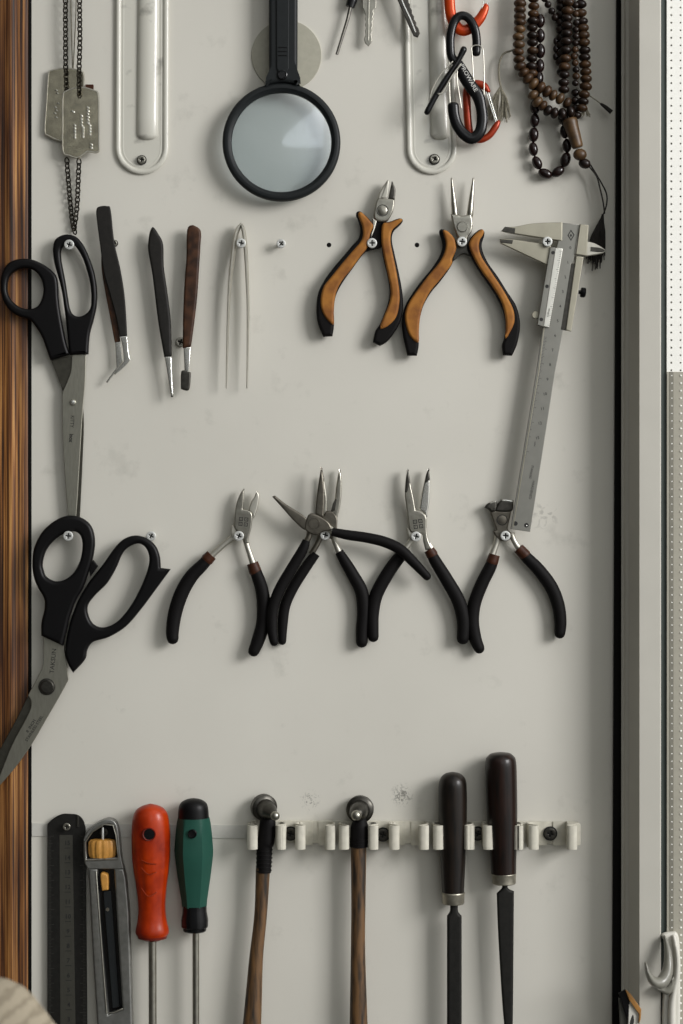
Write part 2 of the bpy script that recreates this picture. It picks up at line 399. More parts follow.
# left striped wood moulding and the dark gap beside it
wd = MB()
prof = [(-160, -12), (-160, 1.5)] + [(0, 1.5), (6, 1.5), (8, 2.6), (11, 3.2), (14, 2.6), (16, 1.5), (20, 1.8), (26, 1.5), (28, .6), (28.5, -12)]
wd.prism(prof, Y0, Y1); struct('trim_1', wd, 'wood', ref=0, sharp=50)
struct('trim_2', MB().box(28.5, 31.6, Y0, Y1, -12, .1), 'gasket', ref=0)
# right: rubber seal, moulded jamb, teal seal
g = MB(); g.v = []
g.add([(617.5, Y0, 0), (622, Y0, 0), (611, Y1, 0), (622, Y1, 0), (617.5, Y0, 5), (622, Y0, 5), (611, Y1, 5), (622, Y1, 5)],
      [(0, 1, 3, 2), (4, 5, 7, 6), (0, 4, 6, 2), (1, 5, 7, 3), (0, 1, 5, 4), (2, 3, 7, 6)])
struct('trim_3', g, 'gasket', ref=2)
j = MB()
# measured where each edge shows, at its own height
j.prism([(621, 0), (621.5, 14), (624, 15), (626, 20), (629, 21), (638, 46), (639.5, 50), (660, 50), (661, 49), (661, 0)], Y0, Y1)
struct('trim_4', j, 'frame_paint', exact=True, sharp=25)
struct('trim_5', MB().prism([(661, 0), (661, 44), (666.5, 44), (666.5, 0)], Y0, Y1), 'gasket_teal', exact=True)
# perforated white panel
pp = MB(); cell = MB()
PX0, PX1, PITCH = 666.5, 700, 7.55
holes = [circ(671, 3.8, 1.05, 10), circ(680.2, 3.8, .95, 10), circ(689.4, 3.8, .95, 10)]
cell.plate([(PX0, 0), (PX1, 0), (PX1, PITCH), (PX0, PITCH)], 42, 46, .01, holes, res=0)
for k in range(int((375-Y0)/PITCH)):
    pp.add([(x, y + Y0 + k*PITCH, h) for x, y, h in cell.v], cell.f)
panel = thing('perforated_panel', 'white perforated panel with rows of small holes at the right edge beyond the dark seal', 'panel', 683, 512, ref=44)
pp.build('face_sheet', 'panel_white', panel)
st = MB()
for k in range(91):
    y = 372 + k*PITCH + 3.8
    st.ball((671.4, y, 46.3), 1.2, 1.0, 1.0, n=8, m=4); st.ball((680.3, y, 46.8), 1.1, 1.1, .9, n=8, m=4); st.ball((689.5, y, 46.8), 1.1, 1.1, .9, n=8, m=4)
low = MB().box(PX0, PX1, 372, Y1, 46, 46.7).build('dim_lower_sheet', 'panel_dim', panel)  # the panel's missing backlight is put into this sheet's grey
MB().prism([(669, 46.7), (669, 47), (673, 47), (673, 46.7)], 372, 1000).build('ribbed_seam', 'ribbed', low)
st.build('lit_hole_studs', 'panel_white', low)  # white studs stand in for light showing through the holes
MB().box(PX0, PX1, Y0, Y1, 30, 37).build('backing', 'seam_strip', panel)

# paper thin painted strip running along the board under the clips
tag(MB().plate([(32, 823), (575, 828), (575, 842), (32, 836)], 0, 1.1, .2).build('painted_strip', 'seam_strip', ref=0), 'narrow grey-white strip across the board behind the spring clip rail', 'strip')
for x in (329, 417):
    tag(MB().lathe((x, 245, -.02), (0, 0, 1), [(0, 2.4), (.12, 2.3), (.2, 1.5), (.25, .1)], 16).build('board_hole', 'gasket', ref=0),
        'small empty black drill hole left of the flush cutter pliers' if x == 329 else 'small empty black drill hole between the two orange-handled pliers', 'hole', 'empty drill holes')

# ------------------------------------------------------------------ screws
def screw_mb(r=4.8, h=15, cup=False):
    m = MB()
    def cross(a, b):
        P = [(b, a), (b, b), (a, b), (a, -b), (b, -b), (b, -a), (-b, -a), (-b, -b), (-a, -b), (-a, b), (-b, b), (-b, a)]
        return [(x, y) for x, y in P]
    m.plate(circ(0, 0, r, 28), h-2.6, h, .5, [cross(r*.55, r*.14)], 0)
    m.lathe((0, 0, h-2.2), (0, 0, 1), [(0, r*.6), (.3, r*.6)], 12, mi=1)
    for sx, sy in ((1, 1), (1, -1), (-1, 1), (-1, -1)):
        m.box(sx*r*.36-.25, sx*r*.36+.25, sy*r*.36-.25, sy*r*.36+.25, h-.05, h+.05, 1)
    m.lathe((0, 0, 0), (0, 0, 1), [(0, r*.42), (h-2, r*.42)], 12)
    if cup: m.lathe((0, 0, h-2.9), (0, 0, 1), [(0, r*1.25), (.5, r*1.22)], 24, mi=1)
    return m
SCREWS = {}
def screw(x, y, h, r, ang, label, group='mounting screws on the board', metal='screw'):
    key = (h, r, metal)
    c = 1 - h*S/D
    if key not in SCREWS:
        mb = screw_mb(r, h, h < 10 and h > 5 and metal != 'screw'); me_ = MB(); me_.v = [(a+341.5, b+512, q) for a, b, q in mb.v]; me_.f = mb.f; me_.m = mb.m
        o = me_.build('screw', [metal, 'recess'], ref=h, loc=Vector((0, 0, 0))); SCREWS[key] = o
    else:
        o = SCREWS[key].copy(); COL.objects.link(o)
    o.location = ((x-341.5)*S*c, 0, (512-y)*S*c); o.rotation_euler = (0, R(ang), 0)
    tag(o, label, 'screw', group)
screw(69, 244.5, 17, 5, 20, 'cross-head screw inside the tall handle loop of the upper scissors')
screw(68, 536, 24, 5, 5, 'cross-head screw inside the round finger ring of the lower scissors')
screw(151, 536, 14, 4.8, 30, 'cross-head screw touching the top of the large loop of the lower scissors')
screw(241, 243, 17, 4.8, 10, 'cross-head screw held between the arms of the slim steel tweezers')
screw(281, 243.5, 11, 4.6, 40, 'bare screw with nothing on it, right of the slim steel tweezers')
screw(372, 243, 17, 5, 0, 'screw head in the crotch of the orange-handled side cutters')
screw(462, 241.5, 17, 5, 8, 'screw head below the pivot of the orange-handled round nose pliers')
screw(547.5, 241.5, 24, 5, 0, 'screw between the two measuring jaws of the caliper')
screw(238.8, 536, 17, 5, 25, 'screw under the head of the leftmost black-handled pliers')
screw(325.2, 535, 17, 5, 15, 'screw beside the two crossed long nose pliers')
screw(416, 536.5, 17, 5, 12, 'screw under the square mark of the black-handled bent pliers')
screw(505.5, 535.8, 17, 5, 2, 'screw under the wide head of the end nippers')
screw(180.5, 342, 3.5, 5.2, 20, 'dull dark washer screw peeking out left of the brown tweezers', metal='steel')
screw(66.5, 827, 12, 3.8, 10, 'screw at the rounded top of the steel ruler', metal='steel')
screw(103.5, 832.5, 6, 4.2, 10, 'screw inside the top window of the utility knife', metal='dark_steel')
for x, l in ((114, 'black bent-tip'), (157, 'black straight'), (192, 'brown'), ):
    screw(x, 243, 6, 3, 10, 'short screw hidden behind the %s tweezers' % l, metal='steel')
screw(141.4, 159.5, 6, 4, 10, 'slotted cross-head screw at the foot of the left white enamel strip', metal='steel')
screw(434.5, 158.8, 6, 4.4, 30, 'cross-head screw with washer at the foot of the right white enamel strip', metal='steel')
for x, y, l in ((290.5, 834, 'between the two hammers on the clip rail, nearer the left hammer'), (383, 835, 'on the clip rail just right of the middle hammer'),
                (478, 834, 'on the clip rail between the two dark-handled files'), (550.5, 834, 'inside the empty last clip at the right end of the rail')):
    screw(x, y, 9, 5.8, 15, 'dark round screw ' + l, 'clip rail screws', metal='dark_steel')

# ------------------------------------------------------------------ white enamel strips
def enamel(xt, xb, hw, yb, cx, label, ridge_w, rx_t, rx_b):
    t = thing('enamel_strip', label, 'strip', xb, yb, ref=4, group='white enamel strips')
    def outline(k, yt=-200):
        P = []
        ytop_x = xt + (xt-xb)*0.2
        L_ = [(ytop_x-hw+k, yt)]; r = hw-k
        for a in range(180, -1, -12):
            P.append((xb + r*math.cos(R(a)), yb - hw + r*math.sin(R(a))))
        return [(ytop_x-hw+k, yt)] + P + [(ytop_x+hw-k, yt)]
    MB().plate(outline(0), 0, 2, .8).build('plate', 'enamel', t)
    rim = MB(); o = outline(2.6)
    rim.tube([(x, y, 2.2) for x, y in o], (2.7, 1.6), n=10, sm=False, caps='ff')
    o2 = outline(7.5); rim.tube([(x, y, 1.6) for x, y in o2], (1.1, .7), n=8, sm=False, caps='ff')
    rim.build('rim', 'enamel', t)
    b = MB(); b.tube([(rx_t, -200, 2), (rx_t+(rx_b-rx_t)*.6, 0, 2), (rx_b, 135, 2)], [(ridge_w, 4.6)]*3, n=20, caps='fr'); b.build('ridge', 'enamel', t)
enamel(142.5, 141.6, 26.5, 174, 0, 'left long white enamel strip with round foot beside the dog tags', 10.5, 150, 147)
enamel(426, 432, 25, 173.8, 0, 'right long white enamel strip with round foot behind the carabiners', 9.5, 435, 440)

# ------------------------------------------------------------------ dog tags
t = thing('dog_tag_necklace', 'pair of tarnished metal dog tags on a curb chain beside the wood frame', 'dog tags', 72, -30, ref=8)
bt = MB().plate(smooth(cs(40, 60, 9.757, [(72, 125), (110, 85), (250, 65), (380, 88), (428, 130), (425, 300), (400, 690), (370, 750), (215, 790), (75, 740), (36, 680), (55, 380)])), 3, 5, .8,
    [circ(66, 73, 1.6, 12)]).build('back_tag', 'tag_metal', t)
ft = MB().plate(smooth(cs(40, 60, 9.757, [(222, 360), (260, 300), (400, 265), (530, 295), (578, 345), (584, 600), (586, 895, 'c'), (550, 915), (470, 905), (440, 925), (370, 965), (290, 945), (222, 895), (220, 600)])), 9, 11, .8,
    [circ(80, 95, 1.7, 12)]).build('front_tag', 'tag_metal', t)
rimf = smooth(cs(40, 60, 9.757, [(228, 366), (262, 308), (400, 273), (526, 302), (570, 350), (577, 600), (579, 885, 'c'), (550, 906), (470, 897), (440, 917), (370, 956), (292, 936), (229, 890), (227, 600)]))
MB().tube([(x, y, 10.9) for x, y in rimf], (.6, .5), n=6, closed=True, sm=False).build('rolled_rim', 'satin_steel', ft)
rimb = smooth(cs(40, 60, 9.757, [(79, 132), (114, 93), (250, 74), (376, 96), (420, 136), (418, 300), (393, 686), (366, 742), (215, 781), (80, 732), (44, 676), (62, 380)]))
MB().tube([(x, y, 4.9) for x, y in rimb], (.6, .5), n=6, closed=True, sm=False).build('rolled_rim', 'satin_steel', bt)
em = MB()
for xx, y0, n_, sz in ((467, 470, 6, 1.4), (485, 640, 4, 1.5), (405, 550, 4, 1.3), (420, 660, 4, 1.3), (340, 640, 5, 1.2), (322, 510, 1, 1.8), (500, 830, 2, 1.6)):
    for k in range(n_):
        x, y = 40 + xx/9.757, 60 + (y0 + k*30)/9.757
        em.tube([(x-sz, y+random.uniform(-.4, .4), 10.9), (x, y-.5, 12.2), (x+sz*.9, y+.3, 11.2)], .7, n=6, sub=2)
        em.ball((x+sz, y+.8, 11.3), 1, 1, 1.1, n=8, m=5)
em.build('embossing', 'bright_steel', ft)
em = MB()
for x, y in ((56, 90), (57, 93), (55, 107), (56, 110), (54.5, 113), (56, 117), (58, 103)):
    em.tube([(x-1.5, y, 4.9), (x, y-.6, 5.8), (x+1.4, y+.4, 5)], .6, n=6, sub=2)
em.build('embossing', 'bright_steel', bt)
def chain(path, pitch=4.7, lw=2.35, wire=.72):
    P = crom(path, False, 24); m = MB(); acc = 0; k = 0
    for a, b in zip(P, P[1:]):
        a = Vector(a); b = Vector(b); L_ = (b-a).length
        if acc + L_ >= pitch:
            c = a + (b-a)*((pitch-acc)/L_); d = (b-a).normalized(); acc = acc + L_ - pitch
            sd = Vector((d.y, -d.x, 0)); up = Vector((0, 0, 1)); tw = R(38 if k % 2 else -38)
            s2 = sd*math.cos(tw) + up*math.sin(tw); k += 1
            ln = 3.3
            m.tube([tuple(c + d*(ln*math.cos(q)) + s2*(lw*math.sin(q)) + Vector((0, 0, .15*random.uniform(-1, 1)))) for q in [i*math.pi/6 for i in range(12)]], wire, n=6, closed=True, sm=False)
        else: acc += L_
    return m
for pth in ([(66.5, -60, 8), (65.5, 0, 8), (65.5, 40, 8), (65.5, 66, 7), (65.8, 74, 6), (66.5, 92, 8)], [(79, -60, 8), (79.5, 0, 8), (80, 40, 9), (79.5, 70, 11), (80, 95, 13)],
            [(66.5, 156, 7), (67.5, 175, 5), (70, 205, 4), (72, 222, 4), (74.5, 232, 4)], [(79, 157, 7), (78, 175, 5), (76.5, 205, 4), (74.5, 222, 4), (73, 230, 4)]):
    chain(pth).build('chain', 'chain', t)
cd = MB().tube([(70.3, -60, 4), (70.3, 0, 4), (71.2, 40, 4), (72, 68, 4)], .55, n=6).tube([(76.5, -60, 4), (75.5, 5, 4), (74, 40, 4), (72.6, 68, 4)], .5, n=6)
cd.build('cord', 'cord_grey', t)
MB().box(85, 93, 84, 89.5, 2, 6).build('red_tab', 'collar_red', t)

# ------------------------------------------------------------------ magnifying glass
t = thing('magnifying_glass', 'large round magnifying glass with black rim and ridged black handle', 'magnifying glass', 283, -90, ref=14)
MB().lathe((281.5, 142.4, 10), (0, 0, 1), [(0, 51.5), (0, 57), (1.2, 59), (6, 59), (8, 57.8), (8.8, 56), (8.6, 53.5), (7.5, 52.5), (6.5, 50.5), (5, 49.8), (2, 49.8)], 72, loop=True).build('rim', 'charcoal', t)
ln = MB(); pr = [(0, 50.5), (1, 50.5), (2.2, 40), (3.1, 28), (3.6, 14), (3.8, .3)]
ln.lathe((281.5, 142.4, 12.2), (0, 0, 1), pr, 64); ln.build('lens', 'lens', t)
hd = MB(); hd.plate(smooth([(269, -140, 'c'), (298, -140, 'c'), (297.5, 60), (297, 78), (300, 86, 'c'), (281, 83.5), (264, 87, 'c'), (269.5, 78), (269, 60)]), 9, 21, 3.5, res=3); hd.build('handle', 'charcoal', t)
rb = MB()
rb.plate([(276, -140), (290, -140), (289, 70), (287, 74), (279, 74), (277, 70)], 20.8, 22.4, .7).build('handle_ridge', 'charcoal', t)
dd = MB()
for y in (49, 53, 57): dd.plate([(278.5, y), (287.5, y), (287.5, y+1), (278.5, y+1)], 22.3, 22.9, .2)
dd.build('handle_mark', 'black_plastic', t)
MB().lathe((282.5, 76.5, 20.9), (0, 0, 1), [(0, 5.2), (1.4, 5), (1.8, 4.2), (1.0, 3.4), (1.0, .1)], 24).build('hanging_eye', 'black_gloss', t)
tag(MB().plate(circ(286.5, 55.5, 35, 64), 0, 1.6, .5).build('round_disc', 'disc', ref=0), 'flat pale grey round disc on the board behind the magnifier handle', 'disc')

# ------------------------------------------------------------------ keys at the top edge
t = thing('key_driver', 'small tool with black head and thin dark shank hanging left of the silver key', 'tool', 352, -30, ref=8)
MB().tube([(358, -40, 8), (354, -8, 8), (350, 7, 8)], [(6, 4), (5.5, 4), (4.5, 3.5)], n=10, caps='rf').build('handle', 'black_gloss', t)
MB().tube([(351, 5, 8), (347.5, 20, 8), (336.8, 54.5, 8)], [1.9, 1.7, 1.4], n=8, sm=False, caps='ff').build('shank', 'dark_steel', t)
t = thing('key', 'silver toothed key pointing straight down at the top edge', 'key', 370, -30, ref=8, group='hanging keys')
kb = [(362.5, -14), (377, -14), (376, 8), (373.8, 9.5), (372.9, 12), (374, 14), (372.6, 17), (373.5, 19.5), (372.1, 22), (373, 25), (371.7, 28), (372.4, 31), (371.2, 35), (372.3, 40), (371, 43), (368.2, 46.5), (365, 43), (363.9, 39), (365.6, 35), (364.9, 31), (366, 28), (364.9, 25), (366, 22), (364.8, 19), (365.9, 16), (364.5, 13), (363.9, 9.5), (362.3, 8)]
MB().plate(kb, 7, 9.4, .5).plate([(367.3, -10), (369.6, -10), (368.9, 41), (367.7, 41)], 9.3, 9.9, .3).build('key_blade', 'steel', t)
MB().plate(circ(370, -26, 15, 28), 6.6, 9.8, 1, [circ(370, -33, 4, 14)]).build('key_bow', 'steel', t)
t = thing('key', 'dark toothed key slanting over the top of the right enamel strip', 'key', 400, -30, ref=12, group='hanging keys')
k2 = [(392.5, -16), (405, -16), (407, -4), (408.5, 0), (408.6, 3), (410, 5), (410, 8), (412, 10.5), (412, 14), (414, 17), (414, 20), (416.3, 23), (416.2, 26), (418.5, 29), (420, 34), (417.5, 38), (413.5, 36.5), (409, 27), (402, 11), (396.5, -2)]
MB().plate(k2, 12, 15, .7).build('key_blade', 'dark_steel', t)
MB().tube([(399, -8, 15), (403.5, 5, 15), (410, 19, 15), (415.5, 33, 15)], (.9, .5), n=6).build('key_highlight', 'bright_steel', t)  # bright ridge stands in for the highlight along the dark key
MB().plate(circ(394, -28, 14, 28), 11.5, 15.5, 1, [circ(391, -35, 4, 14)]).build('key_bow', 'dark_steel', t)
kr = MB(); kr.tube([(374+21*math.cos(a/24*2*math.pi), -48+15*math.sin(a/24*2*math.pi), 10) for a in range(24)], 1.2, n=8, closed=True, sm=False)
tag(kr.build('key_ring', 'steel'), 'steel split ring above the top edge that carries the keys', 'key ring')
screw(374, -60, 14, 5, 10, 'screw above the top edge that carries the key ring')

# ------------------------------------------------------------------ carabiners
C5 = lambda p: cs(400, 0, 5.254, p)
def path(pts, h): return [(x, y, h if not callable(h) else h(i)) for i, (x, y) in enumerate(pts)]
t = thing('carabiner', 'orange carabiner at the top edge from which the black one hangs', 'carabiner', 460, -40, ref=14, group='carabiners')
MB().tube([(468, -62, 14), (458, -70, 14), (449, -62, 14), (449, -30, 14), (449.8, 5, 14), (452, 18, 14), (457, 27, 14), (463.5, 30.5, 14), (471, 27.5, 14), (480, 18.5, 14), (485, 9, 14), (486, 5.5, 14)],
          [(4, 3)]*2 + [(5.4, 3)]*3 + [(5.6, 3)]*3 + [(5.4, 3), (4.9, 3), (3.9, 2.6), (2.6, 2.2)], n=14).build('body', 'orange_metal', t)
MB().tube([(481, 12, 15), (484, 0, 15), (486, -30, 14), (472, -62, 14)], .7, n=6).tube([(485.5, 8, 15), (488, 0, 15), (489.5, -30, 14), (474, -62, 14)], .7, n=6).build('wire_gate', 'bright_steel', t)

t = thing('carabiner', 'black double-ended carabiner with white lettering hanging from the orange one', 'carabiner', 465, 20, ref=20, group='carabiners')
SB = C5([(400, 278), (403, 215), (392, 150), (362, 98), (325, 82), (290, 105), (268, 170), (264, 240), (272, 300), (305, 335), (338, 400), (372, 455), (408, 500), (425, 560), (432, 630), (418, 695), (378, 728), (335, 705), (302, 660), (284, 605), (279, 552)])
hh = [18, 19, 20, 20, 20, 20, 20, 20, 20, 20, 21, 21, 20, 20, 20, 20, 20, 20, 20, 20, 20]
rr_ = [(4.4, 3)]*9 + [(5, 3)] + [(6.4, 3)]*3 + [(5.6, 3)]*8
MB().tube([(x, y, h) for (x, y), h in zip(SB, hh)], rr_, n=14).build('body', 'black_gloss', t)
wg = MB()
for p in ([(376, 275), (376, 250), (400, 240), (428, 250), (437, 285), (441, 400), (440, 500)], [(376, 270), (381, 340), (385, 410), (392, 440)], [(258, 330), (258, 420), (262, 540)], [(330, 345), (302, 370), (300, 430), (308, 480), (322, 570)]):
    wg.tube([(x, y, 22) for x, y in C5(p)], .62, n=8)
wg.build('wire_gate', 'satin_steel', t)
tx = MB(); tx.text('PROWARE', 400+360/5.254, 415/5.254, 5.6, -61, 24.3, cond=1.15, bold=.05); tx.build('lettering', 'white_ink', t)
t = thing('carabiner', 'black carabiner seen edge on with a steel clip, slanting down to the left', 'carabiner', 460, 50, ref=24, group='carabiners')
p = C5([(334, 262), (300, 330), (240, 420), (190, 500), (142, 590)])
MB().tube([(x, y, 25) for x, y in p], [(3.4, 4), (2.6, 3.5), (3.2, 4), (3, 3.6), (3, 3.4)], n=12).build('body', 'black_gloss', t)
wg = MB(); wg.tube([(x, y, 29) for x, y in C5([(275, 330), (215, 395), (172, 470), (158, 520)])], .7, n=6); wg.tube([(x, y, 30) for x, y in C5([(318, 345), (270, 410), (225, 490), (200, 500)])], .9, n=6); wg.build('wire_gate', 'satin_steel', t)
t = thing('carabiner', 'orange-red carabiner lowest on the board, behind the black double-ended one', 'carabiner', 470, 90, ref=12, group='carabiners')
p = C5([(462, 478), (440, 452), (400, 440), (365, 455), (350, 490), (352, 560), (357, 640), (370, 705), (415, 735), (465, 715), (500, 670), (515, 642)])
MB().tube([(x, y, 12) for x, y in p], [(2.6, 2.6)] + [(4, 3)]*4 + [(4, 3.2)]*3 + [(3.4, 3)]*3 + [(2.6, 2.4)], n=14, ).build('body', 'red_metal', t)
MB().tube([(x, y, 13) for x, y in C5([(452, 480), (470, 540), (490, 600), (505, 645)])], .7, n=6).tube([(x, y, 13) for x, y in C5([(464, 482), (482, 540), (500, 600), (512, 640)])], .7, n=6).build('wire_gate', 'bright_steel', t)

# ------------------------------------------------------------------ prayer beads
t = thing('prayer_beads', 'tangled strands of brown wooden prayer beads with a dark tassel', 'beads', 545, -30, ref=14)
T5 = lambda p: cs(500, 0, 5.69, p); U5 = lambda p: cs(500, 90, 5.69, p)
def strand(P, rx, ry, h, mt, dh=0.0, rot=True, jit=.25):
    n = len(P)
    cord = MB(); cord.tube([(p[0], p[1], h + dh*i) for i, p in enumerate(P)], .6, n=6, sub=2); cord.build('string', 'cord', t)
    for i, (x, y) in enumerate(P):
        a = P[max(i-1, 0)]; b = P[min(i+1, n-1)]; ang = math.degrees(math.atan2(b[1]-a[1], b[0]-a[0])) - 90
        k = random.uniform(.94, 1.06)
        m_ = mt if not isinstance(mt, (list, tuple)) else random.choice(mt)
        MB().ball((x + random.uniform(-jit, jit), y, h + dh*i), rx*k, ry*k, rx*k*.95, ang if rot else 0, n=14, m=9).build('bead', m_, t)
strand(T5([(190, -50), (192, -10), (192, 32), (190, 75), (190, 115), (183, 155), (185, 197), (185, 240), (187, 286), (183, 330), (180, 375), (182, 415)]), 6.1, 4.1, 12, ['bead_brown', 'bead_light', 'bead_dark'])
strand(T5([(116, -50), (116, -14), (113, 22), (112, 58), (112, 95), (112, 128), (110, 168), (105, 212), (105, 255), (103, 298), (107, 340), (115, 380), (133, 416), (157, 450), (190, 480), (230, 503), (266, 524), (300, 545), (340, 565), (380, 588)]), 6.2, 4.1, 15, ['bead_brown', 'bead_brown', 'bead_light'], dh=.1)
strand(T5([(185, 545), (210, 585), (242, 606), (270, 634), (308, 648), (352, 652), (398, 640)]), 6, 4.2, 18, ['bead_brown', 'bead_light', 'bead_dark'])
strand(T5([(232, 110), (232, 195), (232, 282), (230, 368), (222, 440), (208, 520), (204, 600)]) + U5([(202, 165), (194, 248), (194, 330), (215, 408), (262, 470), (335, 458), (376, 390), (384, 310), (372, 230), (362, 150)]), 5.0, 7.4, 8, 'bead_gloss')
strand(T5([(350, -40), (352, -5), (352, 30), (352, 75), (348, 120), (350, 160), (352, 205), (350, 250), (352, 300), (350, 345), (355, 400)]), 5.4, 4.3, 8, 'bead_dark')
strand(T5([(392, -30), (390, 15), (386, 62), (382, 103), (380, 145), (378, 190), (376, 235), (374, 285), (372, 333), (368, 380), (364, 425), (362, 470), (363, 510)]), 6.0, 4.3, 14, ['bead_dark', 'bead_dark', 'bead_brown'])
strand(T5([(425, -20), (428, 30), (430, 80), (432, 130), (430, 170), (432, 208), (430, 246), (426, 284), (422, 322), (425, 360), (430, 398), (432, 436), (426, 474)]), 3.6, 3.3, 15, ['bead_dark', 'bead_brown'])
strand(T5([(462, -25), (460, 22), (460, 72), (468, 120), (472, 157), (475, 198), (478, 240), (482, 284), (483, 324), (485, 365), (490, 406), (492, 446), (488, 490), (480, 535), (475, 575), (468, 612)]), 6.3, 4.2, 12, ['bead_dark', 'bead_brown', 'bead_dark'])
strand(T5([(258, -15), (275, 18), (298, 55), (316, 92)]), 3.8, 3.6, 9, 'bead_dark')
strand(T5([(432, 520), (430, 565), (432, 610), (440, 650)]), 4.6, 3.8, 8, 'bead_dark')
strand(T5([(322, 225), (322, 268), (320, 312)]), 3, 4, 7, 'bead_gloss')
g0 = Vector((500+390/5.69, 90+165/5.69, 18)); g1 = Vector((500+452/5.69, 90+372/5.69, 18))
ax = g1-g0; Lg = ax.length
MB().lathe(g0, ax, [(0, 3), (1, 6.5), (4, 7.6), (10, 7.0), (18, 6.5), (25, 6.0), (Lg-8, 5.4), (Lg-7, 3.8)], 20, sm=3).build('guru_bead', 'bead_light', t)
MB().ball(tuple(g1), 6.8, 6, 6.3, 0, 16, 10).build('bead', 'bead_light', t)
MB().ball((584.3, 164.2, 17), 6.3, 5, 5.3, 15, 14, 9).build('bead', 'bead_dark', t)
MB().tube([(x, y, 12) for x, y in U5([(505, 405), (545, 470), (580, 530), (608, 590), (608, 650), (590, 705)])], .75, n=6).tube([(x, y, 13) for x, y in U5([(500, 425), (550, 490), (570, 560), (588, 640), (596, 700)])], .75, n=6).build('tassel_cord', 'cord', t)
ts = MB(); random.seed(3)
for k in range(90):
    a = k/89; x1 = 500 + (500 + 100*a + random.uniform(-8, 8))/5.69; y1 = 90 + (880 + random.uniform(-20, 140)*(1-abs(a-.55)))/5.69
    if k % 9 == 0: y1 += 8
    xm = 500 + (560 + 42*a - 20*(1-a))/5.69
    ts.tube([(603.6+random.uniform(-.8, .8), 214+random.uniform(-1, 1), 8+random.uniform(-1, 1)), (xm, 230, 7+random.uniform(-3, 3)), (x1*.5+xm*.5, 240, 5.5+random.uniform(-3, 3)), (x1, y1, 5+random.uniform(-3.2, 3.2))], .55, n=5, sub=3, caps='ff')
ts.build('tassel', 'cord', t)
MB().tube([(x, y, 10) for x, y in T5([(500, 530), (545, 562), (582, 590)])], .6, n=6).build('thread', 'cord_grey', t)
MB().tube([(x, y, 10) for x, y in T5([(580, 588), (605, 606), (638, 634)])], [1.4, 2, 2.4], n=10, caps='rf').build('end_sleeve', 'cord', t)
gt = MB()
for k in range(26):
    a = random.random(); gt.tube([(582+random.uniform(-2, 2), 101, 9), (583+a*5, 108, 8), (582+a*9+random.uniform(-1, 1), 112+random.uniform(0, 4), 7)], .4, n=4, sub=2, caps='ff')
gt.build('frayed_end', 'cord_grey', t)
tc_ = MB(); random.seed(5)
tc_.tube([(x, y, 9) for x, y in C5([(620, 250), (580, 262), (545, 278), (524, 325), (522, 400), (532, 450)])], 1.0, n=6)
for k in range(60):
    a = k/59; x0, y0 = 400+530/5.254, 450/5.254
    x1 = 400 + (445 + 138*a + random.uniform(-8, 8))/5.254; y1 = (640 - 18*abs(a-.5) + random.uniform(-30, 5) + (0 if a > .35 else -10))/5.254
    xm = x0*.55 + x1*.45 + (2 if a > .5 else -1)
    tc_.tube([(x0+random.uniform(-.6, .6), y0, 9), (xm, y0*.5+y1*.5 - 3, 9+random.uniform(-2, 2)), (x1, y1, 8+random.uniform(-3, 3))], .36, n=4, sub=3, caps='ff')
tc_.build('grey_tassel', 'cord_grey', t)
t.children[-1]['label'] = 'loose grey thread tassel'
screw(545, -42, 22, 6, 0, 'screw above the top edge that carries the prayer beads')
screw(458, -58, 20, 5, 0, 'screw above the top edge that carries the carabiners')

# ------------------------------------------------------------------ scissors
Y6 = lambda p: cs(0, 230, 6.207, p); I3 = lambda p: cs(0, 330, 3.415, p); J3 = lambda p: cs(0, 500, 3.415, p); S4 = lambda p: cs(0, 600, 5.12, p)
t = thing('scissors', 'upper black-handled scissors hanging point down with a slim blade', 'scissors', 69, 244, ref=9, group='black-handled scissors')
h = MB().plate(smooth(Y6([(330, 110), (345, 62), (385, 35), (430, 30), (480, 48), (525, 105), (562, 190), (590, 280), (603, 380), (600, 470), (582, 560), (562, 630), (553, 700), (550, 772, 'c'), (433, 776, 'c'), (424, 690), (414, 590), (400, 480), (385, 380), (362, 290), (342, 220), (332, 160)])), 5, 14, 3,
   [smooth(Y6([(388, 112), (420, 88), (460, 95), (492, 135), (522, 195), (547, 275), (563, 350), (568, 430), (560, 490), (530, 525), (490, 538), (455, 525), (435, 490), (422, 420), (410, 340), (395, 260), (382, 190), (379, 145)]))], res=4)
h.build('handle', 'black_plastic', t)
h = MB().plate(smooth(Y6([(5, 345), (12, 280), (42, 222), (90, 190), (150, 180), (210, 188), (270, 215), (320, 250), (352, 290), (362, 340), (366, 420), (375, 500), (392, 600), (412, 700), (436, 774, 'c'), (315, 810, 'c'), (290, 740), (265, 670), (230, 610), (188, 560), (130, 542), (70, 508), (30, 455), (10, 400)])), 5.5, 15, 3.2,
   [smooth(Y6([(48, 355), (60, 295), (100, 256), (150, 240), (210, 252), (255, 300), (272, 362), (262, 430), (235, 475), (190, 492), (130, 482), (82, 446), (55, 404)]))], res=4)
h.build('handle', 'black_plastic', t)
MB().plate(smooth(I3([(172, 98, 'c'), (245, 90, 'c'), (265, 180), (285, 290), (281, 450), (272, 640, 'c'), (262, 660), (250, 640), (240, 450), (225, 260), (213, 208)])), 6, 7.6, .35).build('blade', 'blade_shaded', t)
bl = MB().plate(smooth(I3([(246, 84, 'c'), (294, 80, 'c'), (291, 180), (281, 300), (272, 450), (260, 636), (250, 662, 'c'), (234, 636), (222, 500), (214, 350), (213, 215, 'c'), (240, 150), (245, 110)])), 7.7, 9.6, .5).build('blade', 'blade', t)
tx = MB(); tx.text('KITTY', 72.2, 421.5, 5.2, -94, 9.75, bold=.02, cond=.85); tx.text('inox', 71.2, 438, 5.5, -94, 9.75, bold=.2, cond=.85); tx.build('lettering', 'ink', bl)
